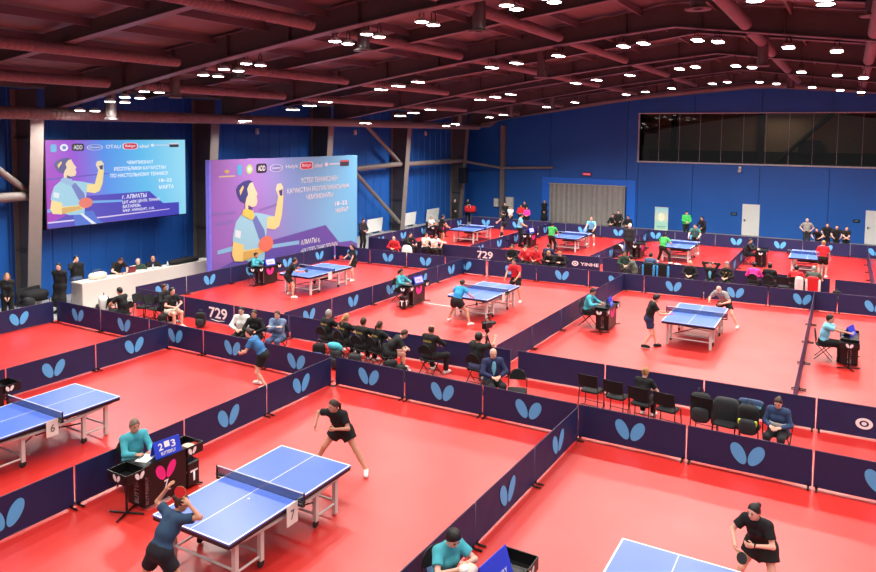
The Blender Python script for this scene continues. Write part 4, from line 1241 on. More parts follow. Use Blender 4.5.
    J = dict(WL=WL * S, WR=WR * S, dL=nrm(WL - EL), dR=nrm(WR - ER), N=N * S, T2=T2, S2=S2, F2=F2, C=C * S, S=S, obj=body)
    if extra: extra(J, child, body)
    return J

def world(J, v):
    o = J['obj']
    return o.matrix_basis @ Vector(tuple(v)) if True else v

def back_text(txt, m):
    def f(J, child, body):
        N, T2, S2, F2 = J['N'], J['T2'], J['S2'], J['F2']
        c = N - T2 * 0.16 * J['S'] - F2 * 0.142 * J['S']
        letters('back_lettering', txt, m, body, tuple(c - S2 * 0.12), tuple(S2), tuple(T2), 0.24, 0.05)
    return f

def bat(J, right, col, label, d=None, facing=None):
    """bat held in the hand: handle through the fist, blade beyond it"""
    W = J['WR'] if right else J['WL']; dd = nrm(d if d is not None else (J['dR'] if right else J['dL']))
    p = world(J, W + nrm(J['dR'] if right else J['dL']) * 0.075)
    rot = J['obj'].matrix_basis.to_3x3()
    ax = (rot @ Vector(tuple(dd))).normalized()
    n = rot @ Vector(tuple(facing if facing is not None else (0.2, 0.9, 0.4)))
    n = (n - ax * n.dot(ax)).normalized(); s_ = ax.cross(n)
    e = thing('table_tennis_bat', label, 'bat', p)
    M = Matrix((s_, ax, n)).transposed()
    mb = MB(); k = 20; ring = []
    for i in range(k):
        a = 2 * PI * i / k
        ring.append(M @ Vector((0.076 * math.cos(a), 0.125 + 0.080 * math.sin(a), -0.003)))
    mb.prism(ring, M @ Vector((0, 0, 0.006)))
    mb.build('blade', mat('bat_wood', (196, 160, 110), rough=0.5), e)
    for sg, m in ((1, col), (-1, BLACK)):
        mb = MB(); mb.prism([M @ Vector((0.074 * math.cos(2 * PI * i / k), 0.128 + 0.076 * math.sin(2 * PI * i / k), 0.003 if sg > 0 else -0.007)) for i in range(k)], M @ Vector((0, 0, 0.004)))
        mb.build('rubber', m, e)
    MB().tube([M @ Vector((0, -0.05, 0)), M @ Vector((0, 0.0, 0)), M @ Vector((0, 0.055, 0))], [0.015, 0.012, 0.014], 8).build('handle', mat('bat_wood', (196, 160, 110)), e)
    return e
BATR = mat('bat_red_rubber', (206, 36, 42), rough=0.6); BATK = mat('bat_black_rubber', (28, 26, 30), rough=0.6)

def sit(hands='lap', lean=6, hy=0, hp=8, **k):
    d = dict(P=(0, -0.03, 0.515), lean=lean, fl=(-0.13, 0.40, 0.085), fr=(0.13, 0.40, 0.085), kl=(-0.15, 1, 1.0), kr=(0.15, 1, 1.0), hy=hy, hp=hp, ftl=10, ftr=-10)
    if hands == 'lap': d.update(L=(-0.10, 0.27, 0.70), R=(0.10, 0.29, 0.70), el=(-1, -0.3, -0.3), er=(1, -0.3, -0.3), pl=(0.3, 0, -1), pr=(-0.3, 0, -1))
    if hands == 'knees': d.update(L=(-0.15, 0.40, 0.72), R=(0.15, 0.40, 0.72), el=(-1, -0.4, 0), er=(1, -0.4, 0), pl=(0, 0, -1), pr=(0, 0, -1))
    if hands == 'table': d.update(L=(-0.17, 0.42, 0.80), R=(0.17, 0.40, 0.80), el=(-1, -0.5, -0.5), er=(1, -0.5, -0.5), pl=(0.2, 0, -1), pr=(-0.2, 0, -1))
    if hands == 'reach': d.update(L=(-0.18, 0.55, 0.86), R=(0.16, 0.58, 0.88), el=(-1, -0.2, -0.6), er=(1, -0.2, -0.6), pl=(0.2, 0, -1), pr=(-0.2, 0, -1))
    if hands == 'elbows': d.update(L=(-0.06, 0.36, 0.76), R=(0.06, 0.38, 0.76), el=(-1, 0.0, -0.6), er=(1, 0.0, -0.6), pl=(0.5, 0, -1), pr=(-0.5, 0, -1))
    if hands == 'cross': d.update(L=(0.10, 0.22, 0.86), R=(-0.08, 0.25, 0.88), el=(-1, 0.2, -0.6), er=(1, 0.2, -0.6))
    if hands == 'head': d.update(L=(-0.08, -0.10, 1.24), R=(0.08, -0.10, 1.24), el=(-1, 0.1, 0.5), er=(1, 0.1, 0.5))
    if hands == 'face': d.update(L=(-0.05, 0.26, 1.08), R=(0.10, 0.29, 0.72), el=(-0.6, 0.3, -1), er=(1, -0.3, -0.3))
    d.update(k)
    return d
def stand(hands='down', **k):
    d = {}
    if hands == 'front': d.update(L=(-0.05, 0.17, 0.88), R=(0.06, 0.18, 0.90), el=(-1, -0.5, -0.3), er=(1, -0.5, -0.3))
    if hands == 'phone': d.update(L=(-0.22, 0.04, 0.82), R=(0.13, 0.17, 1.52), er=(0.9, 0.3, -1), cr=0.9)
    if hands == 'hips': d.update(L=(-0.20, 0.06, 1.02), R=(0.20, 0.06, 1.02), el=(-1, -0.5, 0), er=(1, -0.5, 0))
    if hands == 'bench': d.update(L=(-0.20, 0.36, 1.00), R=(0.20, 0.36, 1.00), el=(-1, -0.4, -0.4), er=(1, -0.4, -0.4), lean=14)
    if hands == 'read': d.update(L=(-0.09, 0.30, 1.05), R=(0.10, 0.30, 1.07), el=(-1, -0.4, -0.6), er=(1, -0.4, -0.6), hp=18)
    d.update(k)
    return d
def ready(lean=34, w=0.30, z=0.80, **k):
    d = dict(P=(0, -0.12, z), lean=lean, fl=(-w, 0.0, 0.085), fr=(w, 0.02, 0.085), L=(-0.27, 0.30, 0.98), R=(0.26, 0.34, 0.96), el=(-1, -0.5, -0.5), er=(1, -0.5, -0.5),
             hp=5, ftl=18, ftr=-18, kl=(-0.4, 1, 0), kr=(0.4, 1, 0), cl=0.7, cr=1.1)
    d.update(k)
    return d
GOLD = mat('gold_print', (206, 170, 70), rough=0.5)

def seated(label, x, y, face, chair_label=None, kind='round', cx=None, **k):
    J = person(label, x, y, face, **k)
    if chair_label:
        chair(x, y, face, chair_label, kind)
    return J

# ---- players of the three nearest tables
J = person('woman in dark blue kit with both arms raised, serving at table 7', -7.62, 6.26, 88, 1.60,
           dict(P=(0, -0.14, 0.89), lean=36, side=0, twist=-8, L=(-0.30, 0.22, 1.58), R=(0.22, 0.20, 1.50), el=(-1, -0.2, -0.6), er=(1, 0.1, -1), fl=(-0.40, -0.32, 0.11), fr=(0.40, 0.10, 0.085), hp=20, hy=-56, cl=0.3, cr=1.1, pl=(0.6, 0.6, 0.2), ftr=-25, ftl=20, kl=(-0.6, 1, 0), kr=(0.6, 1, 0)),
           res=0.0125, female=True, top='darkteal', bottom='shorts', bcol='ink', hair='brown', style='bun')
bat(J, True, BATR, 'red table tennis bat raised by the server at table 7', d=(-0.55, -0.2, 0.8), facing=(0.5, -0.8, 0.1))
J = person('dark-haired woman in black kit and white shoes lunging at table 7', -8.06, 10.54, -80, 1.64,
           dict(P=(0, -0.10, 0.80), lean=33, L=(-0.08, 0.34, 0.98), R=(0.40, 0.26, 0.98), el=(-1, -0.5, -0.2), er=(1, -0.5, 0.1), fl=(-0.58, -0.02, 0.085), fr=(0.52, 0.02, 0.085), hp=12, hy=-28, kl=(-0.4, 1, 0), kr=(0.4, 1, 0), ftl=25, ftr=-25, cl=1.2, cr=0.8),
           res=0.0135, female=True, top='black', bottom='skirt', bcol='black', hair='brown', style='pony')
J = person('woman in black kit with hair tied back crouching at the far end of table 8', -0.84, 10.34, -106, 1.57,
           dict(P=(0, -0.10, 0.88), lean=29, L=(-0.06, 0.32, 1.04), R=(0.20, 0.38, 0.98), el=(-1, -0.5, -0.2), er=(0.9, -0.6, 0), fl=(-0.36, -0.05, 0.085), fr=(0.36, 0.12, 0.085), hp=14, hy=-14, ftl=22, ftr=-22, cl=1.2, cr=1.2),
           res=0.0125, female=True, skin='fair', top='black', bottom='skirt', bcol='black', hair='black', style='bun')
bat(J, True, BATK, 'black table tennis bat held low by the crouching woman at table 8', d=(-0.75, 0.35, -0.4), facing=(0.1, 0.9, 0.4))
MB().lathe([(0.030, -0.012), (0.034, 0), (0.030, 0.012)], tuple(J['WL'] - J['dL'] * 0.01), 12, 0, 'X').build('wristwatch', BLACK, J['obj'])
J = person('player in blue shirt and black shorts leaning forward at the far end of table 6', -12.5, 13.05, -155, 1.66,
           dict(P=(0, -0.14, 0.86), lean=38, L=(-0.10, 0.42, 0.92), R=(0.16, 0.40, 0.90), el=(-0.9, -0.5, -0.2), er=(0.9, -0.5, 0), fl=(-0.16, -0.26, 0.10), fr=(0.22, 0.04, 0.085), hp=8, ftl=14, ftr=-14, cr=1.1),
           res=0.0155, top='blue', bottom='shorts', bcol='black', hair='brown', style='bun', female=True, skin='fair')
# ---- players of the middle tables
J = person('player in black kit and white shoes crouching at the near end of the banner table', -18.5, 21.1, 52, 1.66,
           ready(lean=30, w=0.36, z=0.84, R=(0.30, 0.40, 1.05), L=(-0.26, 0.34, 1.10)), res=0.017, top='black', bottom='shorts', bcol='black', hair='black')
bat(J, True, BATK, 'black bat of the player crouching by the banner table', d=(-0.3, 0.9, 0.1))
J = person('woman in black kit standing upright at the far end of the banner table', -18.3, 24.75, -118, 1.62,
           ready(lean=8, w=0.16, z=0.91, R=(0.16, 0.26, 1.08), L=(-0.22, 0.16, 0.90)), res=0.017, top='black', bottom='shorts', bcol='black', hair='black', style='pony', female=True, skin='fair')
bat(J, True, BATR, 'red bat of the woman standing by the banner table', d=(0.5, 0.7, 0.3), facing=(-0.6, 0.5, 0.2))
J = person('player in sky blue shirt and black skirt with legs wide apart, seen from behind', -11.13, 21.05, 78, 1.66,
           ready(lean=30, w=0.47, z=0.80, L=(-0.32, 0.34, 0.98), R=(0.34, 0.36, 0.92)), res=0.0165, top='skyblue', bottom='skirt', bcol='black', hair='brown', style='bun', female=True)
J = person('player in red shirt facing the camera behind the table between red and blue', -10.82, 24.95, -98, 1.72,
           ready(lean=16, w=0.22, z=0.88, L=(-0.25, 0.30, 0.95), R=(0.25, 0.30, 0.92), fl=(-0.30, 0.05, 0.085)), res=0.0165, top='red', bottom='shorts', bcol='black', hair='black')
J = person('player in black shirt and navy shorts standing side-on, facing the grey-shirted opponent', -4.9, 21.65, 26, 1.68,
           ready(lean=16, w=0.13, z=0.90, L=(-0.12, 0.32, 1.10), R=(0.14, 0.34, 1.08), fl=(-0.10, 0.14, 0.085), fr=(0.10, -0.28, 0.11), hp=24), res=0.0165, top='black', bottom='shorts', bcol='navy', hair='black', style='bushy', shoes='charcoal', skin='fair')
bat(J, True, BATR, 'red bat of the player in navy shorts', d=(0.1, 0.95, 0.2), facing=(-0.1, -0.3, 0.9))
J = person('bald player in grey shirt bent low at the far end of the table', -3.45, 25.45, -112, 1.72,
           ready(lean=48, w=0.40, z=0.80, L=(-0.20, 0.44, 0.85), R=(0.26, 0.46, 0.85), hp=20, fl=(-0.5, -0.05, 0.085)), res=0.0165, top='grey', bottom='shorts', bcol='black', hair='grey', style='thin', skin='fair')
# ---- players of the back tables
J = person('player in black kit at the near end of the far corner table', -20.35, 36.3, 48, 1.70, ready(lean=14, w=0.18, z=0.90), res=0.022, top='black', bottom='shorts', bcol='black', hair='black')
J = person('player in short black dress side-on at the far corner table', -18.45, 40.55, -165, 1.66, ready(lean=12, w=0.12, z=0.90, R=(0.20, 0.36, 0.92)), res=0.022, top='black', bottom='skirt', bcol='black', hair='black', style='bun', female=True, skin='fair')
J = person('player in bright green shirt seen from behind, standing upright by the curtain table', -13.75, 36.7, 84, 1.66, ready(lean=8, w=0.12, z=0.90), res=0.022, top='green', bottom='pants', bcol='black', hair='black', shoes='black')
J = person('player in light blue and yellow shirt facing the camera at the curtain table', -12.75, 40.3, -92, 1.68, ready(lean=14, w=0.18, z=0.90), res=0.022, top='lightblue', bottom='shorts', bcol='black', hair='blond', skin='fair')
J = person('player in bright green vest seen from behind with legs apart', -7.85, 36.65, 66, 1.66, ready(lean=22, w=0.36, z=0.82), res=0.022, top='green', sleeve='short', bottom='pants', bcol='black', hair='black', shoes='white')
J = person('player in teal and yellow striped shirt facing the camera before the roll-up banner', -7.05, 40.4, -95, 1.70, ready(lean=16, w=0.2, z=0.88), res=0.022, top='yellowgreen', bottom='shorts', bcol='black', hair='black', skin='fair')
J = person('player in red and white jacket seen from behind at the last table', -0.85, 36.75, 92, 1.72, ready(lean=8, w=0.14, z=0.91, L=(-0.24, 0.18, 0.95), R=(0.30, 0.14, 0.86)), res=0.02, top='red', sleeve='short', bottom='shorts', bcol='black', hair='blond', style='bun', female=True, skin='fair')
for s_ in (0, 1):
    pass
J2 = J; N_ = J['N']
letters('back_lettering', 'KAZAKHSTAN', PRINTW, J['obj'], (-0.13, -0.135, 1.22), (1, 0, 0), (0, 0, 1), 0.26, 0.06)

# ---- umpires
def umpire(label, chlabel, k, dx=-0.62, dy=0.0, **kw):
    x, y = UTS[k]
    kw.setdefault('top', 'teal'); kw.setdefault('pose', sit('table'))
    return seated(label, x + dx, y + dy, kw.pop('face', 0), chlabel, kind='round', bcol='black', shoes='black', **kw)
umpire('grey-haired umpire in turquoise long-sleeved top seated behind the number 7 umpire table', 'black chair of the grey-haired umpire', 'T7', sleeve='long', hair='greybrown', style='full', skin='tan', res=0.0125, face=-14, H=1.68, pose=sit('table', el=(-0.6, -0.7, -0.6), er=(0.6, -0.7, -0.6), L=(-0.13, 0.42, 0.80), R=(0.12, 0.40, 0.80)))
umpire('dark-haired umpire in turquoise shirt folding a cloth at the lower picture edge', 'black chair of the umpire folding a cloth', 'T8', -0.76, 0.06, hair='black', style='bushy', skin='fair', res=0.0125, pose=sit('elbows', lean=12, hp=38, L=(-0.08, 0.36, 0.90), R=(0.10, 0.38, 0.88)), face=-25, H=1.74, female=True)
umpire('umpire in turquoise under the event banner', 'black chair of the umpire under the event banner', 'A', hair='black', style='bun', female=True, res=0.017, sleeve='long', H=1.64)
umpire('ponytailed umpire in turquoise between the middle courts', 'black chair of the ponytailed umpire', 'B', hair='black', style='pony', female=True, res=0.017, sleeve='long', H=1.66)
umpire('short-haired umpire in turquoise leaning over the table by the plain barriers', 'black chair of the short-haired umpire by the plain barriers', 'C', hair='black', res=0.0165, sleeve='long', pose=sit('table', lean=14, hp=22), H=1.72)
umpire('umpire in light blue shirt reaching both arms out over the umpire table', 'black chair of the umpire with outstretched arms', 'R', hair='black', res=0.0165, top='lightblue', pose=sit('reach', lean=12), H=1.74)
umpire('umpire in white shirt seated at the far corner court', 'black chair of the umpire in white', 'D', top='white', hair='grey', res=0.022, H=1.74)
umpire('official in black suit seated side-on below the first white door', 'black chair of the official in black suit', 'G', top='black', sleeve='long', hair='black', jacket=True, res=0.022, pose=sit('table'), skin='fair')
chair(-16.6, 36.9, 0, 'empty black chair behind the standing light blue umpire', 'round')
person('standing umpire in light blue shirt and black trousers seen from behind', -16.08, 37.7, 20, 1.90, stand('read'), res=0.022, top='lightblue', bottom='pants', bcol='black', shoes='black', hair='black')
person('white-haired man in dark suit standing with his back to the camera', -9.66, 36.85, 82, 1.84, stand(hp=14), res=0.022, top='charcoal', sleeve='long', jacket=True, bcol='charcoal', shoes='black', hair='white')

# ---- spectators in the first aisle
seated('man in black shirt seated in front of the white counter, turned aside', -20.1, 14.9, 195, 'black chair under the man before the white counter', res=0.0165, top='black', hair='black', bcol='charcoal', H=1.72, pose=sit('knees', lean=10, hp=12))
seated('spectator in black jacket seated beside the bare-legged spectator', -19.5, 16.0, 8, 'black chair under the black-jacketed spectator by the 729 barrier', res=0.0165, top='black', sleeve='long', hair='brown', style='bun', female=True, pose=sit('lap'))
seated('bare-legged spectator in black shirt seated in front of the 729 barrier', -18.9, 15.8, -8, 'black chair under the bare-legged spectator', res=0.0165, top='black', bottom='shorts', bcol='cream', hair='black', style='bun', female=True, skin='fair', pose=sit('lap', lean=10))
seated('woman in white jacket seated beside the woman in black', -15.08, 15.1, -62, 'black chair under the woman in white jacket', res=0.0155, top='white', sleeve='long', jacket=True, hair='black', style='bun', female=True, skin='fair', pose=sit('lap'))
seated('woman in loose black top seated between white and patterned jackets', -14.55, 15.1, -66, 'black chair under the woman in loose black top', res=0.0155, top='black', sleeve='long', hair='brown', style='bun', female=True, pose=sit('lap', lean=12))
seated('man in blue and white patterned jacket seated at the end of the row', -13.88, 15.3, -72, 'black chair under the man in patterned jacket', res=0.0155, top='pattern', sleeve='long', jacket=True, bcol='jeans', hair='brown', skin='fair', pose=sit('cross'))
bt = back_text('KAZAKHSTAN', GOLD)
seated('grey-haired spectator in black shirt seen from behind, first in the black-shirted row', -12.72, 16.05, 82, 'black chair under the grey-haired spectator in black', res=0.0145, top='black', hair='grey', bcol='black', H=1.70, pose=sit('knees'), extra=bt)
seated('blond ponytailed spectator in black shirt seen from behind', -12.02, 15.95, 78, 'black chair under the blond ponytailed spectator', res=0.0145, top='black', hair='blond', style='pony', female=True, bcol='black', skin='fair', pose=sit('knees'), extra=bt)
seated('short dark-haired spectator in black shirt seen from behind, beside the blond ponytail', -11.36, 15.85, 84, 'black chair under the short dark-haired spectator', res=0.0145, top='black', hair='brown', bcol='black', pose=sit('knees'), extra=bt)
seated('dark ponytailed spectator in black shirt seen from behind, fourth in the black-shirted row', -10.85, 15.88, 74, 'black chair under the dark ponytailed spectator', res=0.0145, top='black', hair='brown', style='pony', female=True, bcol='black', H=1.66, pose=sit('knees'), extra=bt)
seated('spectator in black bending far forward over bare knees', -10.4, 15.72, 42, 'black chair under the spectator bending forward', res=0.0145, top='black', bottom='shorts', bcol='black', hair='brown', skin='fair', pose=sit('elbows', lean=44, hp=35, L=(-0.05, 0.5, 0.62), R=(0.1, 0.5, 0.62)))
seated('balding man in black tracksuit seen from behind, alone beside the black bags', -9.32, 16.05, 86, 'black round-backed chair under the balding man', res=0.0145, top='black', sleeve='long', hair='brown', style='thin', H=1.76, bcol='black', pose=sit('knees', kl=(-0.5, 1, 1), kr=(0.6, 1, 1), fl=(-0.16, 0.36, 0.085), fr=(0.28, 0.32, 0.085)), extra=bt)
seated('cameraman in black shirt seen from behind, working the camera on its tripod', -7.92, 16.02, 84, 'black chair with grey jacket under the cameraman', res=0.0145, top='black', hair='black', style='bushy', bcol='jeans', H=1.76, pose=sit('reach', lean=4, L=(-0.1, 0.42, 1.12), R=(0.22, 0.46, 1.14)))
seated('white-haired man in dark blue jacket over light blue shirt, seated with crossed hands', -7.1, 15.15, -46, 'black chair under the white-haired man in blue jacket', res=0.0145, top='navy', sleeve='long', jacket=True, bcol='charcoal', hair='white', style='thin', skin='fair', H=1.74, pose=sit('lap'),
       extra=lambda J, ch, b: MB().sell(tuple(J['N'] - J['T2'] * 0.20 + J['F2'] * 0.098), (0.062, 0.042, 0.19), 0.8, 0.9, 14, 10, 0, Matrix((tuple(J['S2']), tuple(J['F2']), tuple(J['T2']))).transposed()).build('light_shirt_front', CLO['lightblue'], b))
chair(-6.42, 15.05, -70, 'empty round-backed black chair beside the white-haired man')
seated('blond person with tied-up hair seated in the row of four black chairs', -3.76, 15.9, 84, None, H=1.56, res=0.0145, top='black', hair='blond', style='bun', female=True, skin='fair', pose=sit('face', lean=12, hp=15))
chair(-4.96, 16.02, 86, 'first black square-backed chair in the row of four, empty', 'square')
chair(-4.34, 15.92, 84, 'second black square-backed chair in the row of four, holding a grey cap', 'square')
chair(-3.75, 15.80, 84, 'third black square-backed chair in the row of four, under the blond person', 'square')
chair(-3.18, 15.74, 82, 'fourth black square-backed chair in the row of four, holding a blue cap', 'square')
e = thing('cap', 'grey cap lying on the second of the four square-backed chairs', 'cap', (-4.42, 16.02, 0.49)); MB().sell((0, 0, 0.06), (0.10, 0.12, 0.07), 0.8, 1, 14, 8).build('crown', CLO['grey'], e); MB().sell((0, 0.14, 0.03), (0.08, 0.08, 0.012), 0.6, 1, 12, 6).build('brim', CLO['grey'], e)
e = thing('cap', 'blue cap lying on the fourth of the four square-backed chairs', 'cap', (-3.24, 15.84, 0.49)); MB().sell((0, 0, 0.10), (0.14, 0.14, 0.12), 0.8, 1, 14, 8).build('crown', CLO['slate'], e); MB().sell((0, 0.16, 0.03), (0.09, 0.08, 0.012), 0.6, 1, 12, 6).build('brim', CLO['slate'], e)
seated('dark-haired woman in blue and white jacket seated facing the camera with hands in her lap', -1.0, 15.55, -98, 'black chair under the woman in blue and white jacket', res=0.0145, top='navyblue', sleeve='long', jacket=True, bcol='charcoal', hair='brown', style='bun', female=True, skin='fair', H=1.60, pose=sit('lap', lean=10, hp=24, el=(-0.6, -0.5, -0.4), er=(0.6, -0.5, -0.4)),
       extra=lambda J, ch, b: ch('white_jacket_band', [cap(tuple(J['N'] / J['S'] - J['T2'] * 0.30 - J['S2'] * 0.055), tuple(J['N'] / J['S'] - J['T2'] * 0.30 + J['S2'] * 0.055), 0.160, None, 0.03, None, [(J['N'] / J['S'] - J['T2'] * 0.27, J['T2']), (J['N'] / J['S'] - J['T2'] * 0.40, -J['T2'])])], CLO['white']))
# ---- spectators in the second aisle
R2 = 0.021
seated('spectator in red hooded top looking over the barrier near the banner end', -19.35, 29.75, -80, 'black chair under the spectator in red near the banner', res=R2, top='red', sleeve='long', jacket=True, hair='grey', style='thin', skin='fair', pose=sit('lap', lean=16))
seated('spectator in black turned sideways beside the white-shirted pair', -19.45, 31.2, -10, 'black chair under the sideways spectator in black', res=R2, top='black', sleeve='long', hair='black', skin='fair', pose=sit('knees', lean=12))
seated('spectator in cream shirt, first of the pair beside the far corner court', -18.62, 31.45, -20, 'black chair under the spectator in cream shirt', res=R2, top='cream', bcol='black', hair='brown', skin='fair', pose=sit('knees', lean=10))
seated('spectator in white shirt, second of the pair beside the far corner court', -18.05, 31.4, -22, 'black chair under the spectator in white shirt', res=R2, top='white', bcol='black', hair='black', pose=sit('knees', lean=14))
seated('spectator in black seated first in the row beside the two red jackets', -13.28, 30.35, -92, 'black chair under the spectator beside the red jackets', res=R2, top='black', sleeve='long', hair='brown', pose=sit('lap'))
seated('person in red jacket resting chin on hand, first of two', -12.66, 30.45, -92, 'black chair under the first red jacket', res=R2, top='red', sleeve='long', jacket=True, hair='brown', skin='fair', pose=sit('face'))
seated('person in red jacket with hands in lap, second of two', -12.14, 30.45, -94, 'black chair under the second red jacket', res=R2, top='red', sleeve='long', jacket=True, hair='brown', pose=sit('lap'))
seated('person in dark blue jacket seen from behind the red jackets', -12.0, 31.5, 86, 'black chair under the person in dark blue jacket', res=R2, top='navy', sleeve='long', jacket=True, hair='brown', skin='fair', pose=sit('lap'))
seated('fair-haired person in black, head lowered, next to the second red jacket', -11.38, 30.3, -95, 'black chair under the fair-haired person with lowered head', res=R2, top='black', sleeve='long', hair='blond', skin='fair', pose=sit('elbows', lean=28, hp=35))
seated('fair-haired person in black at the end of the red-jacket row', -10.86, 30.25, -95, 'black chair under the fair-haired person at the row end', res=R2, top='black', sleeve='long', hair='blond', skin='fair', pose=sit('elbows', lean=24, hp=28))
seated('person in dark green seated behind the sideways grey-green jacket', -8.42, 31.4, -60, 'black chair under the person in dark green', res=R2, top='darkgreen', sleeve='long', hair='black', pose=sit('lap'))
seated('person in grey-green jacket seated sideways, leaning on the knees', -7.72, 30.5, 178, 'black chair under the person in grey-green jacket', res=R2, top='olive', sleeve='long', jacket=True, hair='black', skin='fair', pose=sit('elbows', lean=20, hy=-30))
seated('person in slate blue top seen from behind before the green-vested player', -7.3, 31.45, 82, 'black chair with light blue stripes under the person in slate blue', res=R2, top='slate', sleeve='long', hair='black', skin='fair', pose=sit('lap'))
seated('bald person in black with yellow spots facing the camera', -5.45, 30.5, -92, 'black chair under the bald person', res=R2, top='black', sleeve='long', hair='grey', style='thin', skin='fair', pose=sit('lap'))
seated('person with hands clasped behind the head, light shirt under black jacket', -4.68, 30.55, -95, 'black chair under the person with hands behind the head', res=R2, top='black', sleeve='long', hair='brown', skin='fair', pose=sit('head'),
       extra=lambda J, ch, b: MB().sell(tuple(J['N'] - J['T2'] * 0.25 + J['F2'] * 0.082), (0.075, 0.05, 0.17), 0.7, 0.8, 12, 8, 0, Matrix((tuple(J['S2']), tuple(J['F2']), tuple(J['T2']))).transposed()).build('light_shirt_front', CLO['lightblue'], b))
def beanie(J, ch, b):
    C = J['C'] / J['S']
    ch('beanie', [ell(C + np.array([0, 0, 0.03]), np.eye(3), (0.094, 0.108, 0.125), 0.02, [(C + np.array([0, 0, 0.045]), np.array([0, 0.25, -0.97]))]), ell(C + np.array([0, 0, 0.16]), np.eye(3), (0.03, 0.03, 0.03), 0.02)], CLO['grey'])
def dots(J, ch, b):
    for i in range(7):
        a = -1.2 + 0.4 * i
        c = J['N'] - J['T2'] * (0.12 + 0.09 * (i % 3)) + J['F2'] * 0.128 * math.cos(a * 0.8) + J['S2'] * 0.15 * math.sin(a)
        MB().sell(tuple(c), (0.028, 0.028, 0.028), 1, 1, 8, 6).build('yellow_spot', GOLD, b)
seated('person in grey bobble hat and black top with yellow spots', -4.08, 30.75, -100, 'black chair under the person in grey bobble hat', res=R2, top='black', sleeve='long', hair='blond', style='long', female=True, skin='fair', pose=sit('lap'), extra=lambda J, ch, b: (beanie(J, ch, b), dots(J, ch, b)))
seated('dark-haired person in bright pink top seen from behind', -3.15, 31.3, 84, 'black chair under the person in bright pink', res=R2, top='pink', sleeve='long', hair='black', style='bun', female=True, skin='fair', pose=sit('lap', lean=10))
seated('person in black seen from behind beside the bright pink top', -2.58, 31.4, 84, 'black chair under the person beside the bright pink top', res=R2, top='black', sleeve='long', hair='black', style='bun', pose=sit('lap', lean=4))
chair(-2.05, 31.3, 86, 'empty black chair between the person in black and the red and white jacket', 'square')
seated('person in red and white top seen from behind before the last table', -1.66, 31.5, 80, 'black chair under the person in red and white', res=R2, top='red', hair='black', style='bun', pose=sit('lap', lean=18))
seated('grey-haired man in grey-green shirt leaning over, beside the red jacket', -1.05, 31.75, 84, 'black chair with red jacket under the man in grey-green shirt', res=R2, top='olive', hair='grey', skin='fair', pose=sit('lap', lean=16))
for x, y, c_, lb in ((-1.5, 31.12, 'white', 'white towel hanging on the chair back of the person in red and white'), (-1.03, 31.42, 'red', 'red and white jacket hung on the chair of the grey-green shirt'),
                     (-7.28, 31.1, 'lightblue', 'dark jacket with light blue bands over a chair before the green-vested player'), (-6.7, 31.2, 'black', 'second dark jacket with light blue bands over a chair')):
    e = thing('hanging_jacket' if c_ != 'white' else 'towel', lb, 'jacket' if c_ != 'white' else 'towel', (x, y, 0.30))
    main = CLO['red'] if c_ == 'red' else (CLO['white'] if c_ == 'white' else CLO['black'])
    w_ = 0.15 if c_ == 'white' else 0.24
    MB().sell((0, -0.02, 0.30), (w_, 0.07, 0.32), 0.45, 0.5, 18, 10).build('cloth', main, e)
    if c_ != 'white':
        for s_ in (-1, 1):
            MB().sell((s_ * 0.22, -0.04, 0.26), (0.05, 0.06, 0.27), 0.6, 0.8, 10, 8).build('sleeve', CLO['white'] if c_ == 'red' else CLO['skyblue'], e)
chair(-6.7, 31.5, 84, 'black chair with the second banded jacket', 'square')

# ---- people along the screen wall and behind the far courts
person('woman with long fair hair in black coat standing by the first grey column', -23.72, 13.3, -30, 1.66, stand('front', hp=10), res=0.0165, female=True, hair='blond', style='long', skin='fair', top='black', sleeve='long', jacket=True, bottom='pants', bcol='black', shoes='black')
person('man in long black coat standing still at the end of the white counter', -23.55, 15.0, -62, 1.74, stand(L=(-0.14, -0.1, 0.88), R=(0.14, -0.1, 0.88)), res=0.0165, hair='black', skin='fair', top='black', sleeve='long', jacket=True, bottom='dress', bcol='black', shoes='black')
person('man in black jumper and jeans holding a phone to his ear behind the white counter', -24.15, 16.0, -15, 1.80, stand('phone', hy=10), res=0.0165, hair='black', skin='fair', top='black', sleeve='long', bottom='pants', bcol='jeans', shoes='white')
person('person in black bending over the white counter', -23.98, 17.5, -5, 1.70, stand(L=(-0.16, 0.46, 1.0), R=(0.16, 0.46, 1.0), lean=32, hp=45, el=(-1, -0.4, -0.3), er=(1, -0.4, -0.3)), res=0.0165, hair='brown', skin='fair', top='black', bcol='black', shoes='black')
seated('grey-haired man in dark green seated behind the white counter', -24.0, 18.5, -25, 'black chair behind the counter under the grey-haired man', res=0.0165, hair='white', style='thin', skin='fair', top='darkgreen', sleeve='long', jacket=True, H=1.80, pose=sit('table', lean=6))
seated('bald man in black seated last behind the white counter', -24.0, 19.2, -28, 'black chair behind the counter under the bald man', res=0.0165, hair='brown', style='thin', skin='tan', top='black', sleeve='long', jacket=True, H=1.80, pose=sit('table', lean=6))
chair(-24.1, 20.3, 0, 'empty black chair behind the far end of the white counter', 'square')
person('man in dark clothes standing at the end of the event banner', -22.75, 31.75, -20, 1.74, stand('read'), res=0.022, hair='black', skin='fair', top='charcoal', sleeve='long', bcol='black', shoes='black')
person('person in black standing against the corner column', -24.35, 45.2, -40, 1.72, stand('front'), res=0.025, hair='black', skin='fair', top='black', sleeve='long', bottom='pants', bcol='black', shoes='black')
person('person in black standing with a red bundle near the grey corner post', -23.9, 46.4, -60, 1.66, stand('front'), res=0.025, hair='black', top='black', sleeve='long', bcol='black', shoes='black')
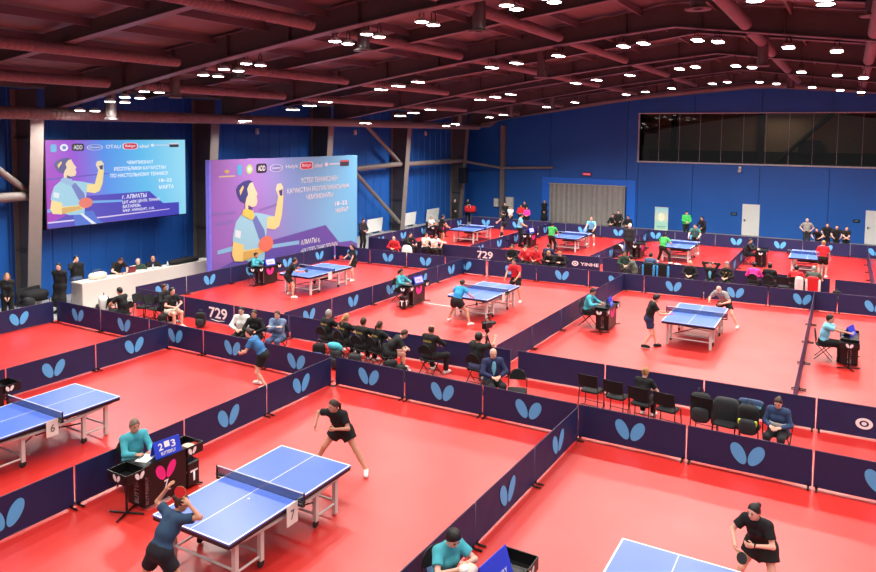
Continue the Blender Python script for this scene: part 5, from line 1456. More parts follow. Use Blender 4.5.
e = thing('red_bag', 'red bag on a stand in the corner by the grey post', 'bag', (-23.45, 45.9, 0.75)); MB().sell((0, 0, 0.24), (0.42, 0.2, 0.24), 0.4, 0.5, 18, 10).build('bag_body', CLO['red'], e); MB().tube([(-0.15, -0.2, 0.35), (-0.1, -0.22, 0.55), (0.1, -0.22, 0.55), (0.15, -0.2, 0.35)], 0.018, 6).build('handle', CLO['white'], e)
e = thing('side_table', 'small dark table carrying the red bag in the corner', 'table', (-23.45, 45.9, 0)); MB().box((0, 0, 0.73), (0.9, 0.5, 0.035), 0, bev=0.008).build('top', DARKM, e)
for sx in (-1, 1):
    for sy in (-1, 1): MB().box((sx * 0.4, sy * 0.2, 0.36), (0.04, 0.04, 0.71)).build('leg', DARKM, e)
person('person in black standing behind the far barrier beside the pale electrical box', -20.5, 45.4, -70, 1.66, stand('front'), res=0.025, hair='black', skin='fair', top='black', sleeve='long', bcol='black', shoes='black')
person('person in white and black behind the far barrier under the electrical box', -19.9, 45.0, -75, 1.45, stand('front'), res=0.025, hair='black', skin='fair', top='white', bcol='black', shoes='black')
person('tall person in dark top behind the pair in red at the far barrier', -19.55, 46.6, -75, 1.72, stand('front'), res=0.025, hair='black', skin='fair', top='charcoal', sleeve='long', bcol='black', shoes='black')
person('first person in red standing behind the far barrier', -19.25, 45.3, -80, 1.62, stand('read'), res=0.025, hair='black', top='red', sleeve='long', bcol='black', shoes='black')
person('second person in pink-red standing behind the far barrier, holding papers', -18.75, 45.1, -75, 1.50, stand('read'), res=0.025, hair='brown', skin='fair', top='pink', sleeve='long', bcol='black', shoes='black')
person('woman in long black dress standing beside the bright blue door surround', -18.7, 48.2, -75, 1.74, stand('front'), res=0.025, female=True, hair='black', style='long', skin='fair', top='black', sleeve='long', jacket=True, bottom='dress', bcol='black', shoes='black')
person('person in dark top behind the far barrier next to the fair-haired player', -12.6, 45.4, -85, 1.62, stand('bench'), res=0.025, hair='black', skin='fair', top='charcoal', sleeve='long', bcol='black', shoes='black')
seated('first of two people in black seated before the grey curtain', -13.0, 45.6, -95, 'black chair under the first person before the curtain', res=0.025, hair='black', skin='fair', top='black', sleeve='long', H=1.76, pose=sit('lap'))
seated('second of two people in black seated by the edge of the grey curtain', -11.95, 45.3, -95, 'black chair under the second person before the curtain', res=0.025, hair='black', skin='tan', top='black', sleeve='long', H=1.76, pose=sit('lap'))
person('man in green and black jacket standing tall behind the far barrier', -8.62, 46.2, -60, 1.74, stand('read'), res=0.025, hair='black', skin='fair', top='green', sleeve='long', jacket=True, bcol='black', shoes='black')
person('person in black leaning on the far barrier behind the striped player', -7.4, 45.0, -120, 1.60, stand('bench'), res=0.025, hair='black', style='bushy', top='black', sleeve='long', bcol='black', shoes='black')
person('grey-haired man in grey shirt with hands on hips against the end wall', -1.95, 46.2, -88, 1.72, stand('hips'), res=0.025, hair='white', style='thin', skin='fair', top='grey', bcol='charcoal', shoes='black')
person('first person in black leaning on the far barrier behind the last table', -1.30, 44.6, -110, 1.46, stand('bench', lean=30), res=0.025, hair='black', skin='fair', top='black', bcol='black', shoes='black')
person('second person in black leaning on the far barrier, tallest of the three', -0.92, 45.3, -85, 1.64, stand('bench'), res=0.025, hair='black', skin='fair', top='black', bcol='black', shoes='black')
person('third person in black leaning on the far barrier, beside the second white door', -0.45, 45.0, -85, 1.58, stand('bench'), res=0.025, hair='black', skin='fair', top='black', bcol='black', shoes='black')
person('last person in black leaning on the far barrier with bare folded arms', 0.02, 44.65, -88, 1.58, stand('bench', L=(0.05, 0.30, 1.02), R=(-0.05, 0.33, 1.02)), res=0.025, hair='black', skin='fair', top='black', bcol='black', shoes='black')

# ------------------------------------------------------------------ event banner and video screen
BA = {
'hair':[(0.136,0.748),(0.147,0.784),(0.175,0.812),(0.211,0.823),(0.233,0.81),(0.227,0.79),(0.2,0.75),(0.206,0.701),(0.196,0.677),(0.188,0.632),(0.16,0.657),(0.144,0.701)],
'hairlight':[(0.155,0.739),(0.175,0.781),(0.181,0.765),(0.16,0.699)],
'face':[(0.2,0.75),(0.215,0.793),(0.232,0.804),(0.247,0.745),(0.263,0.698),(0.255,0.682),(0.262,0.638),(0.253,0.598),(0.225,0.592),(0.225,0.562),(0.188,0.577),(0.188,0.632),(0.197,0.677),(0.206,0.701)],
'neckshadow':[(0.205,0.613),(0.231,0.589),(0.228,0.556),(0.205,0.574)],
'collar':[(0.174,0.572),(0.188,0.586),(0.234,0.561),(0.243,0.51),(0.228,0.477),(0.168,0.535)],
'shirt':[(0.168,0.543),(0.134,0.483),(0.117,0.379),(0.114,0.326),(0.175,0.281),(0.185,0.151),(0.214,0.125),(0.303,0.116),(0.313,0.289),(0.32,0.392),(0.375,0.371),(0.367,0.486),(0.29,0.525),(0.243,0.542),(0.228,0.477)],
'shirtshade':[(0.231,0.48),(0.253,0.519),(0.305,0.378),(0.313,0.289),(0.298,0.227),(0.267,0.322)],
'patch':[(0.131,0.417),(0.163,0.4),(0.158,0.338),(0.128,0.36)],
'armup':[(0.32,0.392),(0.324,0.488),(0.37,0.486),(0.395,0.666),(0.429,0.662),(0.418,0.488),(0.399,0.393),(0.37,0.37)],
'fist':[(0.378,0.726),(0.387,0.769),(0.413,0.776),(0.427,0.738),(0.426,0.662),(0.393,0.662)],
'fistdark':[(0.398,0.71),(0.423,0.721),(0.421,0.663),(0.405,0.665)],
'armlow':[(0.116,0.325),(0.175,0.281),(0.177,0.234),(0.271,0.234),(0.304,0.295),(0.347,0.267),(0.332,0.209),(0.27,0.173),(0.171,0.142),(0.121,0.158),(0.108,0.216)],
'armshade':[(0.172,0.223),(0.271,0.225),(0.292,0.189),(0.171,0.142)],
}
def pm(name, rgb, e):
    k = 0.86 if name.startswith('bn_') else 1.0
    return mat(name, tuple(c * k for c in rgb), rough=0.55, noise=0.015, emis=e)
def artwork(root, W, H, e, pre, T, banner):
    """flat print / LED picture: shapes lie on the board face (x+), u across (0..1), v up (0..1)"""
    def pts(poly, lift, f=None): return [(lift, (f(a, b)[0] if f else a) * W, (f(a, b)[1] if f else b) * H) for a, b in poly]
    def shape(nm, poly, col, lift, f=None):
        MB().poly(pts(poly, lift, f)).build(nm, pm(pre + nm, col, e), root)
    if banner:
        f = None
        shape('pictured_table', [(0.0, 0.02), (0.0, 0.10), (0.351, 0.279), (0.735, 0.335), (0.846, 0.138), (0.949, 0.13), (1.0, 0.087), (1.0, 0.02)], (104, 82, 176), 0.004)
        shape('stripe', [(0.03, 0.238), (0.12, 0.245), (0.36, 0.206), (0.538, 0.197), (0.538, 0.232), (0.354, 0.239), (0.11, 0.285), (0.03, 0.27)][0:8], (138, 196, 238), 0.006)
        for i, q in enumerate(([(0.006, 0.581), (0.132, 0.573), (0.132, 0.552), (0.006, 0.560)], [(0.012, 0.494), (0.118, 0.507), (0.118, 0.478), (0.012, 0.474)], [(0.268, 0.564), (0.4, 0.603), (0.399, 0.583), (0.275, 0.545)])):
            shape('band', q, (138, 110, 190), 0.003)
    else:
        f = lambda a, b: ((a - 0.405) * 1.1 + 0.343, (b - 0.72) * 0.95 + 0.70)
        shape('pictured_table', [(0.255, 0.342), (0.701, 0.342), (0.808, 0.173), (0.94, 0.165), (0.94, 0.0), (0.0, 0.0), (0.0, 0.056), (0.1, 0.12)], (66, 62, 190), 0.004)
        shape('stripe', [(0.279, 0.25), (0.494, 0.236), (0.494, 0.262), (0.279, 0.28)], (110, 176, 240), 0.006)
        shape('band', [(0.0, 0.18), (0.05, 0.2), (0.05, 0.235), (0.0, 0.22)], (110, 176, 240), 0.005)
        shape('table_line', [(0.0, 0.06), (0.386, 0.062), (0.86, 0.083), (0.86, 0.092), (0.386, 0.078), (0.0, 0.078)], (226, 210, 246), 0.006)
        shape('dark_bar', [(0.0, 0.55), (0.4, 0.59), (0.4, 0.60), (0.0, 0.57)], (96, 70, 190), 0.003)
        shape('pictured_shorts', [(0.155, 0.16), (0.29, 0.16), (0.32, 0.05), (0.36, 0.0), (0.17, 0.0)], (64, 112, 214), 0.0075)
        shape('shorts_stripe', [(0.20, 0.14), (0.22, 0.14), (0.31, 0.0), (0.28, 0.0)], (236, 240, 250), 0.009)
    K = 0.008
    for i, (nm, col) in enumerate((('shirt', (158, 212, 232)), ('shirtshade', (108, 124, 196)), ('patch', (226, 238, 246)), ('armup', (248, 222, 150) if banner else (252, 226, 150)), ('fist', (246, 226, 188)), ('fistdark', (58, 62, 120)),
                                   ('hair', (58, 64, 134)), ('hairlight', (240, 206, 130)), ('face', (246, 218, 178)), ('neckshadow', (72, 66, 130)), ('collar', (238, 208, 96) if banner else (150, 190, 226)), ('armlow', (244, 214, 130) if banner else (252, 226, 150)), ('armshade', (224, 176, 96)))):
        shape('pictured_' + nm, BA[nm], col, K + 0.0015 * i, f)
    c = (0.312, 0.256) if banner else (0.240, 0.262)
    rr = (0.046, 0.068) if banner else (0.046, 0.062)
    shape('pictured_bat', [(c[0] + rr[0] * math.cos(2 * PI * k / 24), c[1] + rr[1] * math.sin(2 * PI * k / 24)) for k in range(24)], (238, 122, 100), 0.03)
    wm = pm(pre + 'letters', (244, 244, 252), e * 1.15)
    def tx(nm, s, key):
        (u0, v1), (u1, v0) = T[key]
        v0_, v1_ = min(v0, v1), max(v0, v1)
        h = (v1_ - v0_) * H * 0.62
        letters(nm, s, wm, root, (0.012, u0 * W, (v0_ + v1_) / 2 * H - h / 2), (0, 1, 0), (0, 0, 1), (u1 - u0) * W, h)
    if banner:
        for s, k in (('ҮСТЕЛ ТЕННИСІНЕН', 't1'), ('ҚАЗАҚСТАН РЕСПУБЛИКАСЫНЫҢ', 't2'), ('ЧЕМПИОНАТЫ', 't3'), ('18–22', 't4'), ('НАУРЫЗ', 't5'), ('АЛМАТЫ қ.', 't6'), ('«ADK СПОРТ» ТЕННИС ОРТАЛЫҒЫ', 't7')): tx('lettering', s, k)
    else:
        for s, k in (('ЧЕМПИОНАТ', 't1'), ('РЕСПУБЛИКИ КАЗАХСТАН', 't2'), ('ПО НАСТОЛЬНОМУ ТЕННИСУ', 't3'), ('18–22', 't4'), ('МАРТА', 't5'), ('г. АЛМАТЫ', 't6'), ('ЦНТ «ADK ЦЕНТР, ТЕННИС', 't7'), ('БАТАРЕЯ»', 't8'), ('МКР. НУРКЕНТ, 11А', 't9')): tx('lettering', s, k)
    # row of sponsor marks
    def rect(key, grow=0.0):
        (u0, v1), (u1, v0) = T[key]
        return u0 - grow, u1 + grow, min(v0, v1), max(v0, v1)
    def oval(nm, key, col, lift, k=1.0, n=4.0):
        u0, u1, v0, v1 = rect(key); cu_, cv = (u0 + u1) / 2, (v0 + v1) / 2
        P_ = []
        for i in range(28):
            a = 2 * PI * i / 28; c_, s_ = math.cos(a), math.sin(a)
            P_.append((cu_ + (u1 - u0) / 2 * k * math.copysign(abs(c_) ** (2 / n), c_), cv + (v1 - v0) / 2 * k * math.copysign(abs(s_) ** (2 / n), s_)))
        shape(nm, P_, col, lift)
    def logo_text(s, key, col, k=0.6, lift=0.013):
        u0, u1, v0, v1 = rect(key); h = (v1 - v0) * H * k; w = (u1 - u0) * W * (0.9 if k >= 0.6 else 0.7)
        letters('sponsor_lettering', s, pm(pre + 'sp%d%d%d' % col, col, e), root, (lift, (u0 + u1) / 2 * W - w / 2, (v0 + v1) / 2 * H - h / 2), (0, 1, 0), (0, 0, 1), w, h)
    if banner:
        oval('emblem', 'l1', (206, 176, 96), 0.006, 0.32, 2); u0, u1, v0, v1 = rect('l1'); shape('emblem_bar', [(u0, v0), (u1, v0), (u1, v0 + 0.012), (u0, v0 + 0.012)], (212, 190, 150), 0.006)
    oval('flag_mark', 'l2', (70, 176, 222), 0.006, 1.0, 6)
    oval('round_mark', 'l3', (176, 214, 120) if banner else (230, 240, 246), 0.006, 1.0, 2); oval('round_mark_ring', 'l3', (236, 240, 236) if banner else (96, 120, 210), 0.008, 0.5, 2)
    oval('black_badge', 'l4', (18, 16, 30), 0.006, 1.0, 5); logo_text('ADD', 'l4', (240, 240, 250), 0.55)
    oval('oval_badge', 'l5', (214, 214, 236), 0.006, 1.0, 2.2); oval('oval_badge_fill', 'l5', (120, 124, 196) if banner else (84, 130, 220), 0.008, 0.86, 2.2); logo_text('Qazaqstan', 'l5', (232, 232, 246), 0.4)
    logo_text('Halyk' if banner else 'OTAU', 'l6', (226, 234, 248), 0.7)
    oval('red_badge', 'l7', (236, 232, 240), 0.006, 1.06, 4); oval('red_badge_fill', 'l7', (214, 48, 84), 0.008, 0.92, 4); logo_text('Balqyt', 'l7', (248, 240, 244), 0.5)
    logo_text('altel' if banner else 'altel', 'l8', (240, 240, 250), 0.8)
    u0, u1, v0, v1 = rect('l9')
    shape('disc_mark', [(u0 + 0.014 + 0.014 * math.cos(2 * PI * k / 16), (v0 + v1) / 2 + 0.02 * math.sin(2 * PI * k / 16)) for k in range(16)], (236, 240, 250), 0.006)
    shape('bar_mark', [(u0 + 0.036, v0 + 0.02), (u1, v0 + 0.02), (u1, v1 - 0.02), (u0 + 0.036, v1 - 0.02)], (206, 222, 246), 0.006)
    oval('card_mark', 'l10', (60, 52, 70), 0.006, 1.0, 8); u0, u1, v0, v1 = rect('l10'); shape('card_mark_top', [(u0, v1 - 0.018), (u1, v1 - 0.018), (u1, v1), (u0, v1)], (200, 90, 100) if banner else (220, 220, 226), 0.008)

TB = {'t1': [(0.55, 0.825), (0.829, 0.745)], 't2': [(0.454, 0.738), (0.928, 0.652)], 't3': [(0.588, 0.664), (0.794, 0.588)], 't4': [(0.809, 0.564), (0.911, 0.497)], 't5': [(0.815, 0.501), (0.922, 0.424)], 't6': [(0.549, 0.249), (0.693, 0.157)], 't7': [(0.549, 0.165), (0.829, 0.092)],
      'l1': [(0.041, 0.95), (0.131, 0.858)], 'l2': [(0.145, 0.953), (0.17, 0.869)], 'l3': [(0.197, 0.954), (0.236, 0.873)], 'l4': [(0.257, 0.957), (0.322, 0.877)], 'l5': [(0.341, 0.945), (0.426, 0.879)], 'l6': [(0.441, 0.945), (0.537, 0.887)], 'l7': [(0.547, 0.955), (0.639, 0.886)], 'l8': [(0.648, 0.944), (0.713, 0.892)], 'l9': [(0.728, 0.952), (0.849, 0.893)], 'l10': [(0.853, 0.957), (0.927, 0.897)]}
TS = {'t1': [(0.533, 0.755), (0.734, 0.685)], 't2': [(0.441, 0.683), (0.832, 0.607)], 't3': [(0.414, 0.603), (0.852, 0.527)], 't4': [(0.777, 0.507), (0.882, 0.437)], 't5': [(0.776, 0.425), (0.898, 0.344)], 't6': [(0.495, 0.34), (0.676, 0.252)], 't7': [(0.495, 0.262), (0.782, 0.19)], 't8': [(0.497, 0.205), (0.631, 0.142)], 't9': [(0.497, 0.150), (0.733, 0.09)],
      'l2': [(0.03, 0.95), (0.066, 0.865)], 'l3': [(0.087, 0.955), (0.138, 0.874)], 'l4': [(0.16, 0.96), (0.24, 0.874)], 'l5': [(0.258, 0.947), (0.366, 0.879)], 'l6': [(0.38, 0.951), (0.495, 0.888)], 'l7': [(0.508, 0.962), (0.615, 0.884)], 'l8': [(0.625, 0.951), (0.703, 0.895)], 'l9': [(0.717, 0.959), (0.862, 0.905)], 'l10': [(0.867, 0.958), (0.945, 0.903)]}
b = thing('event_banner', 'large violet to light blue event banner with a cheering player, standing by the screen wall', 'banner', (-22.6, 20.98, 0))
BW, BH = 10.08, 5.15
MB().box((-0.09, BW / 2, BH / 2 + 0.0), (0.17, BW - 0.02, BH), 0).build('board', gradient_mat('banner_print', [(0.0, (128, 84, 164)), (0.30, (142, 106, 178)), (0.52, (114, 136, 190)), (0.80, (108, 166, 206)), (1.0, (98, 166, 206))], 0.03, 'Y', BW, 0.6, 0.012), b)  # print glows faintly: some light is put into its colour
MB().box((-0.1, -0.05, BH / 2), (0.2, 0.1, BH), 0).build('side_edge', mat('banner_edge', (112, 108, 214), rough=0.5, emis=0.1), b)  # edge has a slight glow put into its colour, no lamp inside
artwork(b, BW, BH, 0.03, 'bn_', TB, True)  # printed shapes get the same faint added glow
s = thing('video_screen', 'big lit LED screen with the same event picture, fixed between two wall columns', 'screen', (-25.0, 15.52, 2.75))
SW, SH = 6.25, 3.2
MB().box((-0.16, SW / 2, SH / 2), (0.26, SW + 0.08, SH + 0.08), 0).build('cabinet', BLACK, s)
MB().box((-0.012, SW / 2, SH / 2), (0.02, SW, SH), 0).build('panel', gradient_mat('screen_glow', [(0.0, (168, 44, 190)), (0.22, (150, 70, 214)), (0.42, (84, 150, 240)), (0.7, (96, 196, 246)), (1.0, (150, 224, 250))], 0.92, 'Y', SW, 0.4, 0.02), s)
artwork(s, SW, SH, 0.9, 'sc_', TS, False)

# counter along the screen wall
c = thing('counter', 'long off-white counter along the wall below the video screen', 'counter', (-23.3, 15.7, 0))
MB().box((-0.02, 3.0, 0.46), (0.04, 6.05, 0.92), 0).build('front_panel', OFFW, c)
MB().box((-0.33, -0.01, 0.46), (0.6, 0.04, 0.92), 0).build('end_panel', mat('off_white_shaded', (196, 190, 184), rough=0.6), c)  # end panel's shade is put into a darker off-white
MB().box((-0.33, 3.0, 0.90), (0.62, 6.1, 0.04), 0, bev=0.008).build('worktop', OFFW, c)
MB().box((-0.33, 6.0, 0.46), (0.6, 0.04, 0.92), 0).build('inner_panel', OFFW, c)
e = thing('bag', 'grey and white soft bag lying on the near end of the counter', 'bag', (-23.62, 16.5, 0.92)); MB().sell((0, 0, 0.12), (0.2, 0.34, 0.13), 0.7, 0.8, 16, 10).build('bag_body', CLO['cream'], e); MB().tube([(0, -0.2, 0.2), (0, -0.12, 0.33), (0, 0.12, 0.33), (0, 0.2, 0.2)], 0.02, 6).build('handle', CLO['olive'], e)
e = thing('bag', 'flat black bag lying on the far part of the counter', 'bag', (-23.62, 20.4, 0.92)); MB().sell((0, 0, 0.10), (0.2, 0.75, 0.10), 0.5, 0.5, 18, 8).build('bag_body', BLACKC, e); MB().tube([(0.02, -0.25, 0.18), (0.02, -0.15, 0.27), (0.02, 0.15, 0.27), (0.02, 0.25, 0.18)], 0.015, 6).build('handle', DARKM, e)
e = thing('folder', 'dark red folder standing on the counter next to the bending person', 'folder', (-23.6, 17.95, 0.92)); MB().box((0, 0, 0.13), (0.06, 0.3, 0.25), 0, R=Matrix.Rotation(0.2, 3, 'Y'), bev=0.01).build('cover', mat('dark_red_card', (120, 30, 40)), e); MB().box((0.0, 0, 0.14), (0.04, 0.27, 0.24), 0, R=Matrix.Rotation(0.2, 3, 'Y')).build('pages', PRINTW, e)
for i, (y, lb) in enumerate(((18.85, 'water bottle on the counter before the grey-haired man'), (19.55, 'water bottle on the counter before the bald man'))):
    e = thing('water_bottle', lb, 'bottle', (-23.55, y, 0.92)); MB().lathe([(0, 0), (0.032, 0.0), (0.034, 0.13), (0.013, 0.18), (0.013, 0.2)], (0, 0, 0), 12).build('bottle_body', mat('pale_water', (186, 206, 226), rough=0.15), e); MB().lathe([(0.016, 0.195), (0.016, 0.22), (0, 0.22)], (0, 0, 0), 10).build('cap', SCORE, e)

# ------------------------------------------------------------------ bags, tripod, small things on the floor
def backpack(x, y, rz, s, main, lb, cat='bag', accent=None, z=0.006, tilt=0.0):
    e = thing('backpack', lb, cat, (x, y, z), math.radians(rz))
    R = Matrix.Rotation(tilt, 3, 'X')
    MB().sell((0, 0, 0.27 * s), (0.165 * s, 0.11 * s, 0.24 * s), 0.42, 0.5, 18, 12, 0, R).build('bag_body', main, e)
    MB().sell((0, -0.12 * s, 0.18 * s), (0.14 * s, 0.06 * s, 0.13 * s), 0.5, 0.6, 14, 8).build('pocket', accent or main, e)
    MB().tube([(-0.05 * s, 0.02, 0.52 * s), (-0.03 * s, 0.02, 0.60 * s), (0.03 * s, 0.02, 0.60 * s), (0.05 * s, 0.02, 0.52 * s)], 0.012, 6).build('handle', DARKM, e)
    for sx in (-1, 1):
        MB().tube([(sx * 0.09 * s, 0.11 * s, 0.47 * s), (sx * 0.11 * s, 0.18 * s, 0.33 * s), (sx * 0.12 * s, 0.14 * s, 0.10 * s)], 0.018, 6).build('strap', DARKM, e)
    return e
GREYD = mat('dark_grey_cloth', (40, 42, 46), rough=0.85, noise=0.15, scale=12)
backpack(-18.0, 16.2, 30, 0.95, BLACKC, 'black backpack standing alone in the aisle below the 729 lettering', accent=GREYD)
backpack(-18.9, 15.45, 60, 0.9, BLACKC, 'black bag on the floor under the bare-legged spectator')
backpack(-16.0, 16.2, 10, 0.85, BLACKC, 'black bag against the plain barrier behind the woman in white jacket')
backpack(-21.0, 14.85, -30, 1.3, CLO['white'], 'white and black backpack on the chair before the counter', accent=BLACKC, z=0.25)
chair(-21.05, 14.95, 195, 'black chair carrying the white and black backpack', 'square')
chair(-20.35, 15.9, 10, 'first empty black chair in the row facing the white counter end', 'square')
chair(-19.85, 15.95, 10, 'second empty black chair in the row facing the white counter end', 'square')
backpack(-12.45, 15.35, 20, 1.05, BLACKC, 'black backpack behind the grey-haired black-shirted spectator', accent=mat('blue_cloth', (52, 74, 140), rough=0.8))
backpack(-11.75, 15.2, -10, 1.0, GREYD, 'dark grey backpack behind the blond ponytail with a turquoise shirt on top', accent=GREYD)
e = thing('shirt', 'turquoise shirt lying over the dark grey backpack', 'shirt', (-11.85, 15.25, 0.52)); MB().sell((0, 0, 0.07), (0.22, 0.13, 0.09), 0.8, 0.9, 14, 8).build('cloth', CLO['teal'], e); MB().sell((0.16, 0.02, 0.03), (0.1, 0.08, 0.08), 0.8, 1, 10, 6).build('sleeve', CLO['teal'], e)
backpack(-11.1, 15.15, 15, 1.0, GREYD, 'dark grey backpack behind the short dark-haired spectator', accent=BLACKC)
backpack(-9.95, 15.15, 70, 1.05, BLACKC, 'bulky black bag with white straps beside the balding man', accent=GREYD)
backpack(-9.62, 15.1, -40, 0.95, BLACKC, 'second bulky black bag close to the balding man', accent=CLO['white'])
backpack(-2.52, 15.78, 10, 1.25, BLACKC, 'dark backpack leaning on the plain barrier, next to the four chairs', accent=GREYD, z=0.25)
chair(-2.45, 15.9, 84, 'black chair carrying the dark backpack beside the row of four', 'square')
chair(-1.98, 15.55, -96, 'black chair draped with a black jacket', 'square')
e = thing('hanging_jacket', 'black jacket draped over a chair next to the yellow-marked bag', 'jacket', (-2.0, 15.62, 0.35)); MB().sell((0, 0.1, 0.26), (0.26, 0.10, 0.30), 0.45, 0.5, 18, 10).build('cloth', GREYD, e)
for s_ in (-1, 1): MB().sell((s_ * 0.24, 0.08, 0.2), (0.06, 0.08, 0.26), 0.6, 0.8, 10, 8).build('sleeve', GREYD, e)
bk = backpack(-1.55, 15.5, 0, 1.2, BLACKC, 'black bag with two yellow marks on the blue-grey chair beside the seated woman', accent=GREYD, z=0.3)
for sx in (-1, 1): MB().sell((sx * 0.15, -0.14, 0.30), (0.035, 0.03, 0.06), 0.6, 0.8, 10, 6).build('yellow_mark', mat('yellow_tag', (200, 210, 60)), bk)
chair(-1.55, 15.62, -96, 'black chair under the yellow-marked bag', 'square')
e = thing('towel', 'blue patterned towel over the chair behind the yellow-marked bag', 'towel', (-1.55, 15.9, 0.60)); MB().sell((0, 0, 0.17), (0.25, 0.04, 0.14), 0.4, 0.5, 16, 8).build('cloth', CLO['slate'], e); MB().box((0, -0.045, 0.17), (0.4, 0.01, 0.05)).build('stripe', CLO['lightblue'], e)
e = thing('backpack', 'white rounded backpack standing behind the barrier before the white-shirted pair', 'bag', (-18.55, 29.6, 0.2)); MB().sell((0, 0, 0.38), (0.27, 0.2, 0.32), 0.8, 0.9, 18, 12).build('bag_body', CLO['white'], e); MB().sell((0, -0.18, 0.3), (0.17, 0.06, 0.15), 0.7, 0.8, 12, 8).build('pocket', CLO['cream'], e)
backpack(-0.2, 31.4, 30, 0.9, BLACKC, 'dark bag behind the YINHE barrier line beside the red jacket', accent=GREYD)
for y in (14.3, 14.75):
    chair(-24.3, y, 10, 'black chair piled with dark coats by the first grey column' if y < 14.5 else 'second black chair by the first grey column', 'square')
e = thing('coat_pile', 'pile of dark coats on the chairs by the first grey column', 'coats', (-24.2, 14.5, 0.47)); MB().sell((0, 0, 0.16), (0.3, 0.45, 0.2), 0.8, 0.8, 16, 10).build('coat', BLACKC, e); MB().sell((0.15, -0.3, 0.0), (0.16, 0.2, 0.2), 0.8, 0.8, 12, 8).build('fold', GREYD, e)
chair(-9.2, 38.3, 0, 'black chair with a white cloth beside the white-haired man in dark suit', 'round')
e = thing('cloth', 'white cloth on the chair beside the white-haired man', 'cloth', (-9.95, 36.1, 0.7)); MB().sell((0, 0, 0.05), (0.2, 0.15, 0.06), 0.7, 0.8, 12, 8).build('cloth_fold', CLO['white'], e); MB().sell((0.1, 0, 0.0), (0.1, 0.13, 0.1), 0.7, 0.8, 12, 8).build('cloth_edge', CLO['white'], e)
chair(-9.95, 36.0, 90, 'black chair carrying the white cloth', 'round')
e = thing('paper', 'white paper on the floor behind the green-vested player', 'paper', (-7.1, 36.2, 0.008)); MB().sell((0, 0, 0.05), (0.16, 0.12, 0.06), 0.6, 0.8, 12, 8).build('sheet', CLO['white'], e); MB().sell((0.14, 0.02, 0.03), (0.08, 0.08, 0.04), 0.6, 0.8, 10, 6).build('fold', CLO['white'], e)

# camera on its tripod
t = thing('tripod', 'black camera tripod standing at the plain barrier in front of the cameraman', 'tripod', (-7.95, 16.62, 0))
for a in (0.4, 2.5, 4.6):
    MB().tube([(0, 0, 1.12), (0.18 * math.cos(a), 0.18 * math.sin(a), 0.6), (0.36 * math.cos(a), 0.36 * math.sin(a), 0.02)], [0.022, 0.018, 0.013], 8).build('leg', BLACK, t)
MB().tube([(0, 0, 0.8), (0, 0, 1.22)], 0.018, 8).sell((0, 0, 1.25), (0.06, 0.06, 0.05), 0.7, 0.8, 12, 8).build('head', BLACK, t)
MB().tube([(0, -0.02, 1.24), (0.1, -0.32, 1.12)], 0.012, 6).build('pan_handle', DARKM, t)
v = thing('video_camera', 'black video camera mounted on the tripod', 'camera', (-7.95, 16.62, 1.30), math.radians(-10))
MB().box((0, 0, 0.10), (0.13, 0.34, 0.18), 0, bev=0.02).build('camera_body', BLACK, v)
MB().lathe([(0.0, 0.33), (0.05, 0.33), (0.055, 0.30), (0.045, 0.17), (0.04, 0.16)], (0, 0, 0.10), 14, 0, 'Y').build('lens', DARKM, v)
MB().tube([(0, -0.1, 0.19), (0, -0.08, 0.27), (0, 0.1, 0.27), (0, 0.12, 0.19)], 0.014, 6).build('top_handle', BLACK, v)
MB().tube([(0.0, 0.02, 0.27), (0.02, 0.02, 0.36)], 0.012, 6).sell((0.02, 0.06, 0.38), (0.03, 0.12, 0.03), 0.8, 1, 12, 8).build('microphone', BLACK, v)
MB().box((-0.12, -0.02, 0.14), (0.10, 0.012, 0.08), 0, bev=0.004).build('flip_screen', DARKM, v)

# roll-up stand by the end wall, light posts, small wall boxes
r = thing('rollup_stand', 'pale green roll-up poster stand in front of the end wall', 'poster stand', (-10.4, 47.5, 0))
MB().box((0, 0, 0.05), (0.9, 0.25, 0.09), 0, bev=0.02).build('base', GREYL, r)
MB().box((0, 0, 0.9), (0.84, 0.012, 1.66), 0).build('poster', gradient_mat('rollup_print', [(0.0, (196, 208, 180)), (0.4, (150, 206, 190)), (0.6, (206, 206, 190)), (1.0, (132, 196, 206))], 0.0, 'Z', 1.75), r)
MB().tube([(0, 0.04, 0.08), (0, 0.04, 1.73)], 0.012, 6).build('pole', GREYL, r); MB().box((0, 0, 1.735), (0.86, 0.03, 0.03)).build('top_bar', GREYL, r)
mb = MB(); mb.poly([(0.2 * math.cos(2 * PI * k / 18), -0.008, 1.1 + 0.28 * math.sin(2 * PI * k / 18)) for k in range(18)]); mb.build('printed_shape', mat('print_pale', (222, 226, 196)), r)
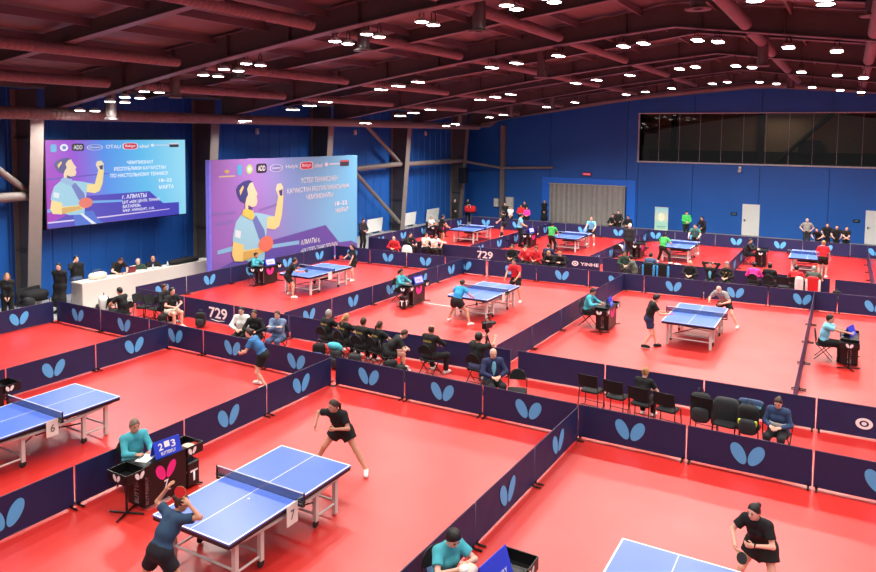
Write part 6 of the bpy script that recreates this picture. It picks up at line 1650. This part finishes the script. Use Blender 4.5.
mb = MB(); mb.box((0, -0.008, 0.5), (0.6, 0.004, 0.05)); mb.box((0, -0.008, 0.4), (0.5, 0.004, 0.04)); mb.build('printed_bars', mat('print_teal', (90, 160, 160)), r)
for z, sz, lb in ((4.05, 0.34, 'upper grey junction box on the column between screen and banner'), (2.55, 0.3, 'middle grey junction box on the column between screen and banner'), (2.1, 0.28, 'lowest grey junction box on the column between screen and banner')):
    e = thing('junction_box', lb, 'junction box', (-24.85 + (4.05 - z) * 0.1, 23.05, z), 0, 'boxes on the column between screen and banner')
    MB().box((0, 0, 0), (sz * 0.8, 0.18, sz * 1.2), 0, bev=0.02).build('case', GREYL, e); MB().box((0, -0.095, 0), (sz * 0.6, 0.012, sz)).build('cover', WHITE, e); MB().tube([(0.05, 0, -sz * 0.6), (0.05, 0, -sz * 0.6 - 0.5)], 0.015, 6).build('cable', BLACK, e)

# ------------------------------------------------------------------ camera, light, look
cam = bpy.data.cameras.new('camera'); co = link('camera', cam)
yaw, pitch, roll = 0.5174, 0.0701, 0.0101
cy, sy, cp, sp = math.cos(yaw), math.sin(yaw), math.cos(pitch), math.sin(pitch)
f = Vector((-sy * cp, cy * cp, -sp)); r_ = Vector((cy, sy, 0)); u_ = r_.cross(f)
r2 = r_ * math.cos(roll) + u_ * math.sin(roll); u2 = u_ * math.cos(roll) - r_ * math.sin(roll)
M = Matrix((r2, u2, -f)).transposed().to_4x4(); M.translation = Vector((0, 0, 6.3094))
co.matrix_world = M
cam.sensor_width = 36.0; cam.sensor_fit = 'HORIZONTAL'
cam.lens = 722.4668 / 876 * 36.0
cam.shift_y = -101.2248 / 876
cam.clip_end = 200
scene.camera = co
w = bpy.data.worlds.new('hall_world'); scene.world = w; w.use_nodes = True
w.node_tree.nodes['Background'].inputs['Color'].default_value = (0.9, 0.88, 0.92, 1)
w.node_tree.nodes['Background'].inputs['Strength'].default_value = 0.25
scene.view_settings.view_transform = 'Standard'
scene.view_settings.look = 'None'
scene.view_settings.exposure = 0.0
scene.cycles.use_denoising = True
scene.cycles.max_bounces = 6
scene.cycles.diffuse_bounces = 3
scene.cycles.glossy_bounces = 3
scene.cycles.transparent_max_bounces = 6
